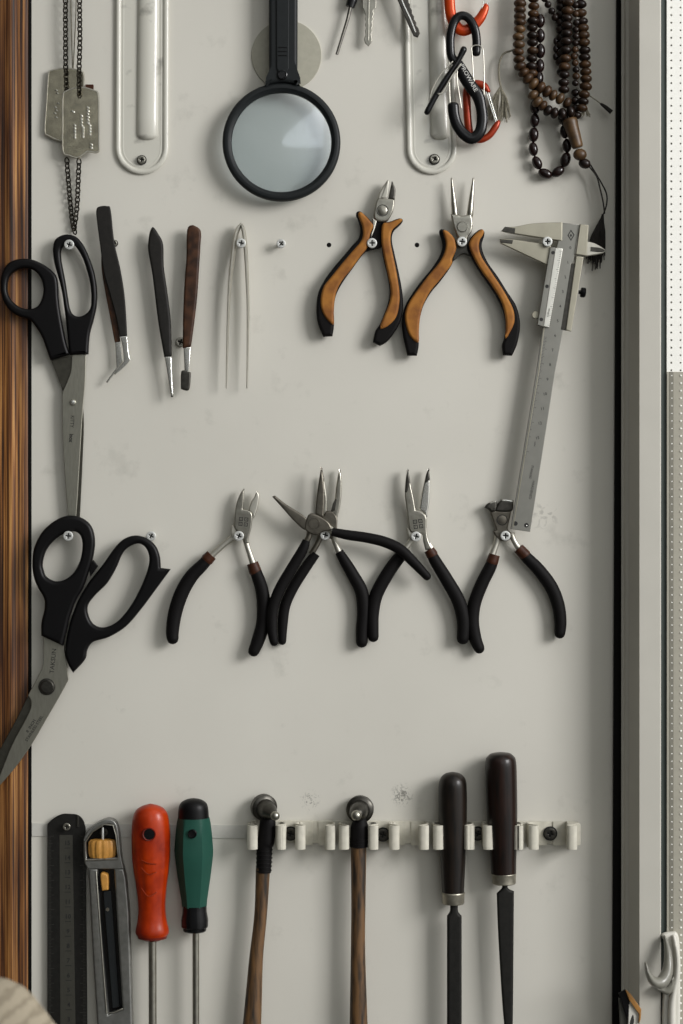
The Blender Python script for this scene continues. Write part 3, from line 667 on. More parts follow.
MB().lathe((73, 402.5, 9.4), (0, 0, 1), [(0, 3.2), (1.6, 3.1), (2.6, 2.2), (2.9, .2)], 18).build('rivet', 'bright_steel', t)

t = thing('scissors', 'lower large black-handled scissors with lettered blade slanting over the wood frame', 'scissors', 68, 536, ref=14, group='black-handled scissors')
h = MB().plate(smooth(J3([(112, 220), (118, 165), (145, 110), (190, 70), (235, 53), (278, 60), (312, 88), (325, 135), (320, 190), (306, 240), (285, 300), (262, 340), (240, 400), (226, 460), (217, 497, 'c'), (143, 463, 'c'), (143, 420), (154, 370), (152, 335), (132, 300), (118, 265)])), 10.5, 21, 3.6,
   [smooth(J3([(147, 215), (160, 170), (190, 135), (225, 113), (258, 108), (278, 125), (283, 160), (275, 205), (255, 245), (225, 270), (190, 277), (160, 262), (150, 240)]))], res=4)
h.build('handle', 'black_plastic', t)
h = MB().plate(smooth(J3([(250, 590, 'c'), (290, 545), (298, 512), (318, 485), (372, 468), (430, 432), (480, 375), (530, 308), (583, 236, 'c'), (549, 232, 'c'), (545, 190), (530, 155), (500, 130), (460, 121), (420, 135), (388, 168), (350, 222), (318, 262), (296, 292), (268, 340), (244, 402), (230, 460), (222, 520), (234, 562)])), 8, 18, 3.4,
   [smooth(J3([(420, 180), (450, 155), (480, 150), (502, 170), (510, 205), (500, 250), (475, 310), (440, 370), (400, 415), (355, 435), (320, 425), (302, 395), (300, 360), (325, 325), (365, 285), (395, 235)]))], res=4)
h.build('handle', 'black_plastic', t)
MB().plate(smooth(J3([(300, 215, 'c'), (318, 205, 'c'), (334, 226, 'c'), (308, 262, 'c')])), 9, 14, 1).build('stop_tab', 'black_plastic', t)
MB().plate(smooth(S4([(143, 485, 'c'), (165, 500), (166, 550), (140, 640), (70, 780), (0, 910), (-35, 985, 'c'), (-28, 830), (0, 760), (80, 612)])), 8.5, 11, .9).build('blade', 'blade_shaded', t)
bl = MB().plate(smooth(S4([(222, 178, 'c'), (325, 225, 'c'), (332, 272, 'c'), (352, 405, 'c'), (300, 502), (230, 622), (160, 742), (80, 855), (0, 948), (-38, 990, 'c'), (0, 895), (60, 745), (122, 628), (155, 560), (158, 515), (143, 488, 'c'), (215, 352, 'c'), (222, 300)])), 11.2, 14, .6).build('blade', 'blade', t)
MB().lathe((46.8, 686.7, 13.8), (0, 0, 1), [(0, 8.6), (1.2, 8.4), (1.5, 7)], 28).lathe((47.6, 686.5, 15), (0, 0, 1), [(0, 6.6), (2.2, 6.6), (3, 5.8), (3, .1)], 28).build('pivot_screw', 'dark_steel', t)
tx = MB(); tx.text('TAKSUN', 53.2, 661, 6.2, 84, 14.15, cond=1.05, bold=.02); tx.text('8  INCH', 31, 726, 4.2, 58, 14.15, bold=.04); tx.text('STAINLESS STEEL', 34.3, 728.5, 4.0, 57.5, 14.15, bold=.04, cond=1.0); tx.build('lettering', 'ink', bl)

# ------------------------------------------------------------------ tweezers
Z8 = lambda p: cs(90, 200, 4.27, p)
G = 'tweezers in the upper row'
t = thing('tweezers', 'black-coated tweezers with bright bent tips beside the upper scissors', 'tweezers', 112, 243, ref=9, group=G)
MB().plate(smooth(Z8([(28, 48), (40, 30), (75, 28), (90, 45), (105, 180), (130, 290), (148, 400), (156, 500), (160, 583, 'c'), (128, 585, 'c'), (112, 500), (85, 400), (60, 310), (45, 200), (32, 100)])), 10, 13, 1.3).build('front_arm', 'tweezer_black', t)
MB().plate(smooth(Z8([(52, 200), (75, 300), (105, 450), (130, 606, 'c'), (105, 608, 'c'), (85, 500), (62, 380), (48, 280)])), 6, 9, 1.2).build('back_arm', 'tweezer_brown', t)
MB().plate(smooth(Z8([(130, 583, 'c'), (160, 581, 'c'), (165, 640), (173, 685, 'c'), (150, 712), (108, 748, 'c'), (103, 741, 'c'), (145, 690, 'c'), (142, 640)])), 10.4, 12.4, .7).build('tip', 'bright_steel', t)
MB().plate(smooth(Z8([(106, 604, 'c'), (130, 603, 'c'), (140, 690, 'c'), (118, 722), (74, 782, 'c'), (67, 777, 'c'), (112, 715, 'c')])), 6.4, 8.4, .7).build('tip', 'bright_steel', t)
t = thing('tweezers', 'closed black-coated tweezers with pointed steel tip, second from left', 'tweezers', 157, 243, ref=9, group=G)
MB().plate(smooth(Z8([(250, 180), (256, 140), (270, 117), (292, 145), (313, 190), (316, 285), (332, 400), (346, 520), (350, 668, 'c'), (318, 672, 'c'), (292, 520), (270, 340), (262, 290), (250, 220)])), 8, 14, 2.4).build('arm', 'tweezer_black', t)
MB().plate(smooth(Z8([(319, 668, 'c'), (349, 668, 'c'), (352, 750), (357, 836, 'c'), (346, 841, 'c'), (332, 750)])), 9.5, 12.5, 1.1).build('tip', 'bright_steel', t)
MB().ball((90+351/4.27, 200+836/4.27, 11), 1.4, 1.6, 1.4).build('tip_end', 'dark_steel', t)
t = thing('tweezers', 'brown-coated tweezers with dark squared steel tip, third from left', 'tweezers', 196, 243, ref=9, group=G)
MB().plate(smooth(Z8([(416, 128), (440, 108, 'c'), (473, 132), (472, 200), (466, 300), (458, 420), (444, 540), (432, 628, 'c'), (397, 634, 'c'), (398, 500), (405, 340), (412, 250)])), 8, 14, 2.4).plate(Z8([(462, 240), (468, 240), (462, 310), (456, 312)]), 7, 12, .8).build('arm', 'tweezer_brown', t)
MB().plate(smooth(Z8([(400, 630, 'c'), (431, 628, 'c'), (425, 735, 'c'), (404, 735, 'c')])), 9, 12, 1).build('tip', 'bright_steel', t)
MB().plate(smooth(Z8([(389, 742), (400, 728), (432, 738, 'c'), (427, 800), (415, 815), (389, 808, 'c')])), 9, 13, 1.5).build('tip_end', 'dark_steel', t)
t = thing('tweezers', 'slim plain steel tweezers hanging open around a screw', 'tweezers', 241, 243, ref=9, group=G)
MB().tube([(x, y, 10) for x, y in Z8([(646, 103), (634, 122), (622, 160), (612, 230), (600, 330), (592, 450), (587, 600), (583, 802)])], [(1.2, 4), (2.2, 4.2), (2.2, 4.5), (2.3, 4.5), (1.9, 4), (1.5, 3.4), (1.2, 2.4), (.8, .9)], n=10).build('arm', 'satin_steel', t)
MB().tube([(x, y, 10) for x, y in Z8([(646, 103), (654, 125), (661, 165), (667, 240), (671, 330), (675, 450), (674, 600), (671, 802)])], [(1.2, 4), (2.0, 4.2), (2.0, 4.5), (2.0, 4.5), (1.8, 4), (1.5, 3.4), (1.2, 2.4), (.8, .9)], n=10).build('arm', 'satin_steel', t)

# ------------------------------------------------------------------ orange-handled pliers
Z1 = lambda p: cs(310, 170, 5.69, p); Z2 = lambda p: cs(395, 170, 5.254, p)
def grip(t, black, orange):
    b = MB().plate(smooth(black), 4.5, 14, 3.2, res=4).build('handle', 'black_rubber', t)
    o = MB().plate(smooth(orange), 8, 16, 2.6, res=4).build('grip_inlay', 'orange_grip', b); o['label'] = 'worn orange-brown grip inlay'
    return b
t = thing('pliers', 'orange-handled side cutter pliers, left of the two orange pairs', 'pliers', 372, 243, ref=11, group='orange-handled pliers')
grip(t, Z1([(262, 260), (266, 240), (285, 235), (312, 255), (345, 288), (362, 322), (352, 370), (335, 440), (290, 492), (240, 562), (190, 632), (157, 690), (141, 740), (136, 800), (137, 880), (128, 945, 'c'), (75, 948, 'c'), (50, 890), (37, 830), (38, 750), (50, 690), (80, 630), (130, 560), (190, 490), (240, 430), (275, 390), (286, 340), (275, 290)]),
     Z1([(273, 255), (288, 241), (315, 262), (348, 300), (360, 322), (345, 360), (335, 400), (325, 445), (280, 502), (230, 572), (182, 632), (152, 690), (139, 750), (135, 820), (134, 880), (110, 868), (80, 830), (62, 780), (62, 720), (80, 660), (120, 610), (180, 535), (240, 465), (285, 412), (300, 370), (296, 322), (284, 290)]))
grip(t, Z1([(528, 290), (520, 276), (495, 278), (450, 295), (408, 300), (400, 350), (405, 430), (420, 520), (440, 600), (452, 680), (448, 740), (425, 810), (395, 880), (370, 920), (358, 980, 'c'), (398, 1000, 'c'), (440, 975), (490, 910), (522, 840), (530, 750), (520, 660), (500, 560), (480, 470), (466, 400), (475, 350), (510, 315)]),
     Z1([(524, 290), (514, 279), (490, 286), (450, 300), (414, 308), (405, 360), (408, 430), (425, 520), (445, 610), (458, 680), (455, 740), (430, 810), (402, 880), (400, 908, 'c'), (440, 892), (488, 842), (507, 770), (508, 690), (493, 590), (473, 490), (458, 410), (465, 350), (495, 318)]))
MB().plate(smooth(Z1([(375, 185), (385, 165), (400, 162), (475, 168), (479, 200), (470, 240), (440, 290), (400, 298), (372, 285), (362, 265), (366, 230)])), 6, 13, 1.6).build('head', 'steel', t)
MB().plate(smooth(Z1([(384, 168, 'c'), (392, 135), (412, 98), (440, 57, 'c'), (449, 66, 'c'), (440, 166, 'c')])), 6.5, 12, 1.4).plate(smooth(Z1([(440, 57, 'c'), (449, 66, 'c'), (440, 160, 'c'), (405, 160, 'c')])), 11, 13, .8).build('jaw', 'satin_steel', t)
MB().plate(smooth(Z1([(467, 61, 'c'), (480, 90), (487, 115), (482, 168, 'c'), (444, 166, 'c'), (455, 110)])), 6.5, 12, 1.4).build('jaw', 'dark_steel', t)
MB().lathe((310+412/5.69, 170+232/5.69, 12.8), (0, 0, 1), [(0, 6.2), (.3, 6.2), (.32, 5), (1.2, 4.8), (1.6, 4), (1.6, .1)], 8).lathe((310+412/5.69, 170+232/5.69, 13.05), (0, 0, 1), [(0, 5.9), (.35, 5.9), (.35, 5.2), (0, 5.2)], 28, mi=1, loop=True).build('pivot', ['steel', 'recess'], t)
MB().plate(smooth(Z1([(378, 292), (410, 298), (405, 440, 'c'), (318, 462, 'c'), (345, 395), (362, 350)])), 5, 11, 1.2).build('spring_block', 'black_rubber', t)
MB().plate(smooth(Z1([(352, 268, 'c'), (382, 288, 'c'), (368, 340), (346, 392, 'c'), (338, 380), (355, 330)])), 6, 12, 1.2).build('tang', 'satin_steel', t)
t = thing('pliers', 'orange-handled round nose pliers with two thin conical jaws', 'pliers', 462, 242, ref=11, group='orange-handled pliers')
grip(t, Z2([(232, 328), (240, 312), (262, 315), (300, 345), (320, 372), (325, 400), (312, 450), (296, 502), (240, 582), (190, 642), (150, 712), (131, 780), (123, 850), (125, 920), (115, 975, 'c'), (65, 975, 'c'), (50, 910), (38, 840), (38, 770), (55, 710), (90, 650), (140, 580), (190, 520), (230, 460), (248, 410), (245, 370)]),
     Z2([(250, 322), (270, 320), (300, 347), (317, 377), (320, 420), (300, 470), (296, 498), (238, 575), (184, 640), (146, 715), (131, 780), (125, 850), (124, 905), (100, 900), (70, 860), (53, 800), (53, 750), (71, 700), (111, 640), (171, 560), (226, 495), (256, 440), (266, 390), (256, 350)]))
grip(t, Z2([(470, 328), (460, 312), (440, 315), (410, 340), (385, 375), (380, 410), (400, 460), (440, 530), (490, 600), (540, 680), (570, 750), (580, 820), (575, 880), (563, 920), (568, 973, 'c'), (615, 975, 'c'), (640, 920), (655, 850), (655, 780), (635, 710), (590, 640), (540, 560), (490, 490), (462, 430), (456, 390), (468, 350)]),
     Z2([(466, 322), (450, 316), (415, 343), (393, 375), (388, 405), (410, 460), (450, 530), (500, 600), (550, 680), (574, 750), (581, 820), (578, 885), (600, 860), (626, 800), (622, 740), (600, 690), (560, 620), (500, 530), (455, 460), (440, 410), (445, 370), (460, 346)]))
MB().plate(smooth(Z2([(293, 232, 'c'), (332, 236), (345, 242), (370, 238), (400, 230, 'c'), (408, 280), (402, 325), (385, 350), (370, 385), (350, 400), (328, 350), (308, 300)])), 6, 13, 1.6).build('head', 'steel', t)
for a, b in (((316, 236), (298, 44)), ((394, 236), (413, 44))):
    A, B_ = Z2([a, b]); MB().tube([(A[0], A[1], 9.5), (A[0]*.45+B_[0]*.55, A[1]*.45+B_[1]*.55, 9.5), (B_[0], B_[1], 9.5)], [3.4, 2.3, 1.0], n=12, sub=3).build('jaw', 'steel', t)
MB().lathe((395+353/5.254, 170+300/5.254, 12.8), (0, 0, 1), [(0, 6), (.4, 5.9), (.5, 5.2), (.2, 5), (.9, 4.6), (.9, .1)], 26).lathe((395+353/5.254, 170+300/5.254, 12.9), (0, 0, 1), [(0, 5.6), (.35, 5.6), (.35, 4.8999999999999995), (0, 4.8999999999999995)], 28, mi=1, loop=True).build('pivot', ['steel', 'recess'], t)
MB().plate(smooth(Z2([(325, 390), (385, 390), (400, 450), (355, 440), (310, 475, 'c'), (295, 478, 'c'), (312, 430)])), 4, 9, 1.2).build('spring_block', 'dark_steel', t)

# ------------------------------------------------------------------ black-handled pliers
K3 = lambda p: cs(150, 460, 3.252, p); K5 = lambda p: cs(225, 480, 14.63, p); L3 = lambda p: cs(260, 460, 3.794, p)
Z3 = lambda p: cs(265, 460, 7.59, p); Z4 = lambda p: cs(395, 460, 10.24, p); M3 = lambda p: cs(350, 460, 2.97, p); Z5 = lambda p: cs(480, 490, 13.66, p)
GP = 'black-handled pliers in the middle row'
def hnd(t, pts, hw, h, dh=5.0, name='handle', m='black_rubber'):
    r = [(w_*1.13, min(dh, w_)*1.05) for w_ in hw]; return MB().tube([(x, y, h) for x, y in pts], r, n=16, caps='fr').build(name, m, t)
def bar(t, pts, hw, h, name='tang', m='satin_steel', dh=2.6, caps='ff'):
    return MB().tube([(x, y, h) for x, y in pts], [(w_, dh) for w_ in hw], n=12, caps=caps).build(name, m, t)
def qmark(t, x, y, s_, ang, h):
    m = MB()
    for i in (-1, 1):
        for k in (-1, 1):
            ca, sa = math.cos(R(ang)), math.sin(R(ang))
            def q(a, b): return (x + a*ca + b*sa, y - a*sa + b*ca)
            cx, cy = i*s_*.5, k*s_*.48; w1 = s_*.38
            m.plate([q(cx-w1, cy-w1), q(cx+w1, cy-w1), q(cx+w1, cy+w1), q(cx-w1, cy+w1)], h, h+.2, .02, [[q(cx-w1*.6, cy-w1*.6), q(cx+w1*.6, cy-w1*.6), q(cx+w1*.6, cy+w1*.6), q(cx-w1*.6, cy+w1*.6)]], res=0)
            m.plate([q(cx-w1*.25, cy-w1*.3), q(cx+w1*.3, cy-w1*.1), q(cx-w1*.1, cy+w1*.5)], h, h+.2, .02, res=0)
    m.build('stamped_mark', 'ink', t)
t = thing('pliers', 'leftmost black-handled pliers with short cutting jaws and stamped square mark', 'pliers', 239, 536, ref=10, group=GP)
head = MB().plate(smooth(K5([(280, 120, 'c'), (235, 180), (175, 320), (150, 450), (137, 650), (172, 745), (270, 785), (285, 940, 'c'), (350, 920, 'c'), (352, 830), (385, 700), (400, 510), (345, 445), (262, 427, 'c'), (278, 270)])), 7, 13, 1.2).build('head', 'steel', t)
MB().plate(smooth(K5([(465, 153, 'c'), (500, 220), (492, 330), (458, 470), (420, 565), (398, 505), (345, 442, 'c'), (380, 330), (430, 240)])), 6, 12, 1.3).build('jaw', 'satin_steel', t)
MB().plate(smooth(K5([(108, 648, 'c'), (172, 735), (200, 860), (120, 900), (88, 740)])), 6, 11, 1).build('jaw_heel', 'satin_steel', t)
qmark(head, 225+272/14.63, 480+610/14.63, 5.2, -6, 12.95)
bar(t, K3([(268, 254), (240, 275), (190, 320)]), [3.4, 2.8, 3.4], 9)
bar(t, K3([(307, 245), (318, 285), (338, 345)]), [3.2, 2.8, 3.4], 10)
hnd(t, K3([(197, 312), (170, 342), (135, 378), (104, 430), (82, 495), (73, 555), (74, 582)]), [4.6, 5.4, 6, 6.3, 6.2, 5.8, 5.2], 10)
hnd(t, K3([(336, 340), (347, 372), (362, 415), (370, 470), (368, 530), (352, 585), (337, 622)]), [4.6, 5.4, 5.8, 6.2, 6.2, 5.8, 5], 10)
for a, b in (((200, 309), (186, 324)), ((333, 335), (342, 362))):
    hnd(t, K3([a, b]), [5.1, 5.7], 10, dh=5.5, name='collar', m='collar_red')

t = thing('pliers', 'black-handled long nose pliers hung upright behind the opened pair', 'pliers', 325, 535, ref=8, group=GP)
MB().plate(smooth(Z3([(465, 392), (510, 388), (545, 430), (548, 500), (530, 580), (500, 600), (450, 560), (420, 480), (440, 430)])), 4, 10, 1.3).build('head', 'aged_steel', t)
MB().plate(smooth(Z3([(445, 108, 'c'), (462, 230), (470, 300), (468, 400, 'c'), (430, 440, 'c'), (425, 300)])), 5, 9, 1.2).build('jaw', 'steel', t)
MB().plate(smooth(Z3([(566, 58, 'c'), (582, 130), (583, 220), (572, 340), (546, 445, 'c'), (500, 392, 'c'), (528, 300), (542, 180)])), 5, 10, 1.5).build('jaw', 'steel', t)
MB().plate(Z3([(500, 388), (515, 330), (535, 292), (545, 300), (530, 385)]), 9.5, 11, .3).build('jaw_teeth', 'dark_steel', t)
bar(t, Z3([(515, 560), (530, 620), (565, 705)]), [3.2, 2.8, 3.2], 7.5)
bar(t, Z3([(430, 560), (395, 640), (350, 715)]), [3.2, 2.8, 3.2], 6, m='aged_steel')
hnd(t, L3([(300, 348), (322, 385), (350, 432), (385, 500), (393, 575), (388, 640), (386, 692)]), [3.8, 4.8, 5.4, 5.9, 5.8, 5.6, 5.2], 8)
hnd(t, L3([(212, 355), (172, 410), (128, 480), (96, 550), (86, 620), (84, 688)]), [4.0, 4.7, 4.7, 4.7, 4.5, 3.6], 6, dh=4)
t = thing('pliers', 'black-handled long nose pliers opened wide, one handle crossing its right neighbour', 'pliers', 313, 524, ref=19, group=GP)
MB().plate(smooth(Z3([(345, 406), (400, 418), (480, 470), (505, 530), (440, 545), (385, 572), (305, 528), (318, 440)])), 15, 22, 1.4).build('head', 'aged_steel', t)
MB().plate(smooth(Z3([(53, 278, 'c'), (75, 269, 'c'), (160, 335), (310, 436), (335, 500), (300, 532), (215, 458), (150, 385), (90, 318)])), 15.5, 21, 1.6).build('jaw', 'aged_steel', t)
MB().plate(smooth(Z3([(427, 46, 'c'), (440, 100), (452, 250), (445, 445, 'c'), (380, 412, 'c'), (390, 290), (408, 160)])), 15.5, 21, 1.6).build('jaw', 'aged_steel', t)
MB().lathe((265+370/7.59, 460+484/7.59, 21.8), (0, 0, 1), [(0, 6.4), (.5, 6.2), (.5, 5.6), (.1, 5.3), (.6, 5), (.6, .1)], 26).lathe((265+370/7.59, 460+484/7.59, 21.9), (0, 0, 1), [(0, 6.2), (.35, 6.2), (.35, 5.5), (0, 5.5)], 28, mi=1, loop=True).build('pivot', ['aged_steel', 'recess'], t)
bar(t, Z3([(470, 510), (500, 530), (530, 548)]), [3.8, 3.4, 3], 18)
bar(t, Z3([(340, 545), (330, 590), (305, 630)]), [3.2, 3, 3.2], 16, m='aged_steel')
hnd(t, L3([(272, 272), (330, 284), (400, 294), (470, 310), (530, 338), (580, 385), (634, 442)]), [3.6, 4.4, 4.6, 4.8, 4.8, 4.6, 3.6], 19, dh=4.2)
hnd(t, L3([(176, 305), (160, 345), (120, 412), (75, 490), (48, 565), (45, 640), (53, 692)]), [3.4, 4.6, 4.9, 5.0, 4.9, 4.6, 3.8], 15.5, dh=4)

t = thing('pliers', 'black-handled needle nose pliers with dark-tipped jaws and red collars', 'pliers', 416, 536, ref=10, group=GP)
head = MB().plate(smooth(Z4([(130, 88, 'c'), (112, 180), (100, 340), (112, 450), (130, 590), (150, 720), (200, 745), (275, 760), (290, 840), (312, 925, 'c'), (388, 912, 'c'), (345, 830), (325, 720), (322, 600), (300, 552), (245, 518), (210, 512, 'c'), (185, 370), (152, 210)])), 7, 13, 1.3).build('head', 'steel', t)
MB().plate(smooth(Z4([(345, 82, 'c'), (358, 200), (355, 400), (338, 520), (322, 592, 'c'), (292, 542), (250, 512, 'c'), (272, 350), (302, 210)])), 6, 12, 1.5).build('jaw', 'bright_steel', t)
MB().plate(smooth(Z4([(130, 86, 'c'), (112, 180), (100, 330, 'c'), (125, 330), (148, 260), (152, 205)])), 8, 13.5, 1.2).plate(smooth(Z4([(345, 81, 'c'), (358, 190, 'c'), (345, 215), (300, 240, 'c'), (318, 150)])), 7, 12.6, 1.2).build('jaw_tip', 'dark_steel', t)
MB().plate(smooth(Z4([(122, 690, 'c'), (180, 745), (190, 830), (140, 790)])), 6, 11, 1).build('jaw_heel', 'satin_steel', t)
qmark(head, 395+235/10.24, 460+655/10.24, 5.4, 8, 12.95)
bar(t, Z4([(340, 860), (390, 930)]), [3.2, 3.4], 10)
bar(t, Z4([(180, 800), (150, 850), (90, 930)]), [3.2, 2.8, 3.2], 8)
hnd(t, L3([(555, 345), (530, 368), (485, 430), (442, 510), (428, 580), (428, 640), (430, 672)]), [4.6, 5.4, 5.8, 5.9, 5.6, 5.2, 4.8], 9)
hnd(t, M3([(238, 270), (252, 298), (285, 352), (322, 418), (337, 478), (335, 532)]), [4.4, 5.2, 5.8, 6.1, 6, 5.4], 10)
hnd(t, M3([(235, 266), (244, 282)]), [4.9, 5.3], 10, dh=5.5, name='collar', m='collar_red')
t = thing('pliers', 'black-handled end nippers with short wide jaws under the caliper tip', 'pliers', 505, 536, ref=9, group=GP)
MB().plate(smooth(Z5([(140, 290), (220, 280), (400, 285), (425, 300), (405, 400), (380, 530), (440, 600), (400, 680), (300, 700), (215, 640), (180, 560), (215, 540), (180, 430)])), 5, 11, 1.5).build('head', 'aged_steel', t)
MB().plate(smooth(Z5([(58, 240, 'c'), (90, 195), (160, 158), (222, 148, 'c'), (235, 190), (215, 290), (150, 305), (115, 270)])), 5, 12, 2.2).build('jaw', 'dark_steel', t)
MB().plate(smooth(Z5([(282, 142), (300, 128), (440, 140), (458, 165), (430, 292), (215, 290), (240, 190)])), 5, 12, 2.0).build('jaw', 'dark_steel', t)
MB().tube([(x, y, 11.5) for x, y in Z5([(302, 142), (370, 145), (435, 158)])], (1.0, .8), n=8).tube([(x, y, 11.5) for x, y in Z5([(140, 182), (180, 165), (215, 155)])], (.7, .6), n=8).build('cutting_edge', 'bright_steel', t)
MB().lathe((480+300/13.66, 490+410/13.66, 10.8), (0, 0, 1), [(0, 5.6), (.6, 5.3), (.9, 4.5), (.9, .1)], 26).lathe((480+300/13.66, 490+410/13.66, 11.35), (0, 0, 1), [(0, 5.4), (.35, 5.4), (.35, 4.7), (0, 4.7)], 28, mi=1, loop=True).build('pivot', ['aged_steel', 'recess'], t)
bar(t, Z5([(250, 620), (215, 760), (170, 880)]), [3.4, 3, 3.4], 8)
bar(t, Z5([(430, 590), (470, 700), (545, 815)]), [3.2, 2.8, 3.2], 8)
hnd(t, M3([(428, 283), (418, 315), (393, 365), (370, 425), (364, 480), (372, 530), (384, 560)]), [4.4, 5.4, 5.7, 5.8, 5.8, 5.6, 4.8], 9)
hnd(t, M3([(503, 265), (525, 290), (562, 328), (598, 378), (618, 430), (625, 480), (623, 515)]), [4.4, 5.2, 5.7, 5.9, 5.8, 5.5, 4.9], 9)
for a, b in (((429, 281), (422, 304)), ((500, 262), (520, 283))):
    hnd(t, M3([a, b]), [4.9, 5.4], 9, dh=5.4, name='collar', m='collar_red')

# ------------------------------------------------------------------ caliper
H4 = lambda p: cs(480, 210, 4.879, p)
t = thing('vernier_caliper', 'satin steel vernier caliper hanging slanted by its jaws at right', 'caliper', 547, 240, ref=18)
beam = MB().plate([(562, 222.7), (580, 224.8), (573, 262), (571, 264), (563, 331), (555, 372), (530, 532), (510.6, 529), (536.6, 370), (542.1, 331), (552, 270)], 15, 19, .5).build('beam', 'caliper', t)
MB().tube([(554, 262, 19), (543.5, 331, 19), (538.5, 372, 19), (513, 527, 19)], (.6, .35), n=6, sm=False).build('beam_edge', 'caliper_light', beam)
bh = MB()
for x, y in ((515.3, 523.5), (526.3, 525.2)): bh.lathe((x, y, 18.9), (0, 0, 1), [(0, 2.3), (.25, 2.3), (.25, .1)], 16)
bh.build('end_screw', 'recess', beam)
MB().lathe((526.4, 525.6, 19.1), (0, 0, 1), [(0, .8), (.5, .1)], 8).build('screw_glint', 'bright_steel', beam)
MB().plate(smooth(H4([(402, 61, 'c'), (330, 62), (250, 67), (170, 82), (120, 83, 'c'), (103, 103, 'c'), (168, 117), (300, 137), (312, 140), (400, 152, 'c')])), 15, 20, .8).build('fixed_jaw', 'caliper_light', t)
MB().plate(H4([(121, 83), (172, 91), (168, 118), (103, 104)]), 19.5, 20.6, .4).plate(H4([(97, 144), (161, 148), (156, 167), (102, 161)]), 19.5, 20.4, .4).build('jaw_face', 'dark_steel', t)
MB().plate(smooth(H4([(345, 190, 'c'), (330, 270, 'c'), (100, 163, 'c'), (96, 142, 'c'), (165, 145), (300, 166), (345, 176, 'c')])), 15, 20, .8).build('sliding_jaw', 'caliper_light', t)
MB().plate(H4([(487, 71), (528, 76), (518, 224), (466, 218)]), 16, 21.5, .6).build('head_block', 'caliper_light', t)
MB().plate(smooth(H4([(520, 152, 'c'), (560, 162), (600, 185), (616, 200, 'c'), (590, 214), (517, 226, 'c')])), 15, 18.5, .9).build('inside_jaw', 'satin_steel', t)
MB().plate(smooth(H4([(540, 180, 'c'), (590, 186), (612, 200, 'c'), (590, 206), (538, 202, 'c')])), 18, 19, .3).build('inside_jaw_bevel', 'dark_steel', t)
sl = MB().plate(H4([(340, 183), (368, 187), (312, 572), (277, 562)]), 16, 22, .7).build('slider', 'caliper', t)
MB().plate(H4([(366, 187), (402, 192), (335, 573), (308, 570)]), 18, 22.6, .5).build('vernier_scale', 'vernier', sl)
MB().plate(H4([(468, 225), (504, 232), (444, 592), (418, 586)]), 15, 21, .6).build('slider_edge', 'caliper_light', sl)
MB().plate(H4([(445, 262), (468, 262), (422, 588), (394, 584)]), 15, 19.3, .3).build('slider_shade', 'dark_steel', sl)  # dark plate stands in for the shaded side of the slider
sc = MB()
for x, y in H4([(354, 211), (325, 375), (297, 536)]): sc.lathe((x, y, 21.9), (0, 0, 1), [(0, 1.9), (.2, 1.8), (.25, .1)], 14)
sc.build('slider_screws', 'recess', sl)
MB().lathe((480+482/4.879, 210+400/4.879, 17), (.99, .1, 0), [(0, 2), (2, 2), (2, 4.5), (3, 5), (6, 5), (7, 4), (7, .1)], 20).build('clamp_knob', 'black_plastic', t)
MB().lathe((480+272/4.879, 210+512/4.879, 15), (0, 0, 1), [(0, 3.4), (.6, 4), (3, 4), (3.6, 3.4), (3.6, .1)], 20).build('thumb_grip', 'caliper_light', t)
mk = MB()
b0 = Vector((569.5, 248)); b1 = Vector((543.5, 425)) ; b1 = Vector((536.5, 438))
dv = (b1-b0)/13.0
ang = math.degrees(math.atan2(-(dv.y), dv.x)); nx = Vector((dv.y, -dv.x)).normalized()
if nx.x > 0: nx = -nx
for i in range(14):
    p = b0 + dv*i
    mk.text(str(i + (2 if i > 12 else 0)) if i < 13 else '15', p.x + .8, p.y, 4.0, 10, 19.05, bold=.04)
for i in range(0, 145):
    p = b0 + dv*(i/10.0) + nx*(9.8) ; ln_ = 4.4 if i % 10 == 0 else (3.4 if i % 5 == 0 else 2.4)
    if p.y < 336: continue
    a = p; b = p - nx*ln_; wv_ = dv.normalized()*.16
    mk.add([(a.x-wv_.x, a.y-wv_.y, 19.06), (b.x-wv_.x, b.y-wv_.y, 19.06), (b.x+wv_.x, b.y+wv_.y, 19.06), (a.x+wv_.x, a.y+wv_.y, 19.06)], [(0, 1, 2, 3)])
d_ = H4([(443, 96), (461, 122), (443, 152), (426, 124)]); d2 = H4([(443, 104), (455, 123), (443, 143), (432, 124)])
mk.plate(d_, 19, 19.15, .02, [d2], res=0); mk.plate(H4([(443, 116), (449, 125), (443, 133), (437, 125)]), 19, 19.15, .02, res=0)
mk.text('mm', 534.6, 444, 3.2, 80, 19.05); mk.text('STAINLESS', 531.2, 472, 2.9, -102, 19.05, bold=.03); mk.text('HARDENED', 531.6, 490, 3.6, -102, 19.05)
mk.build('scale_marks', 'ink', beam)
vm = MB(); v0 = Vector((480+366/4.879, 210+200/4.879)); v1 = Vector((480+312/4.879, 210+560/4.879))
for i in range(41):
    p = v0.lerp(v1, i/40) + Vector((6.2, .9)); q = p - Vector((3.0 if i % 5 == 0 else 1.7, .3)); wv_ = (v1-v0).normalized()*.15
    vm.add([(p.x-wv_.x, p.y-wv_.y, 22.66), (q.x-wv_.x, q.y-wv_.y, 22.66), (q.x+wv_.x, q.y+wv_.y, 22.66), (p.x+wv_.x, p.y+wv_.y, 22.66)], [(0, 1, 2, 3)])
vm.text('0.05mm', 548, 313, 2.6, 80, 22.66)
vm.build('vernier_marks', 'ink', t)

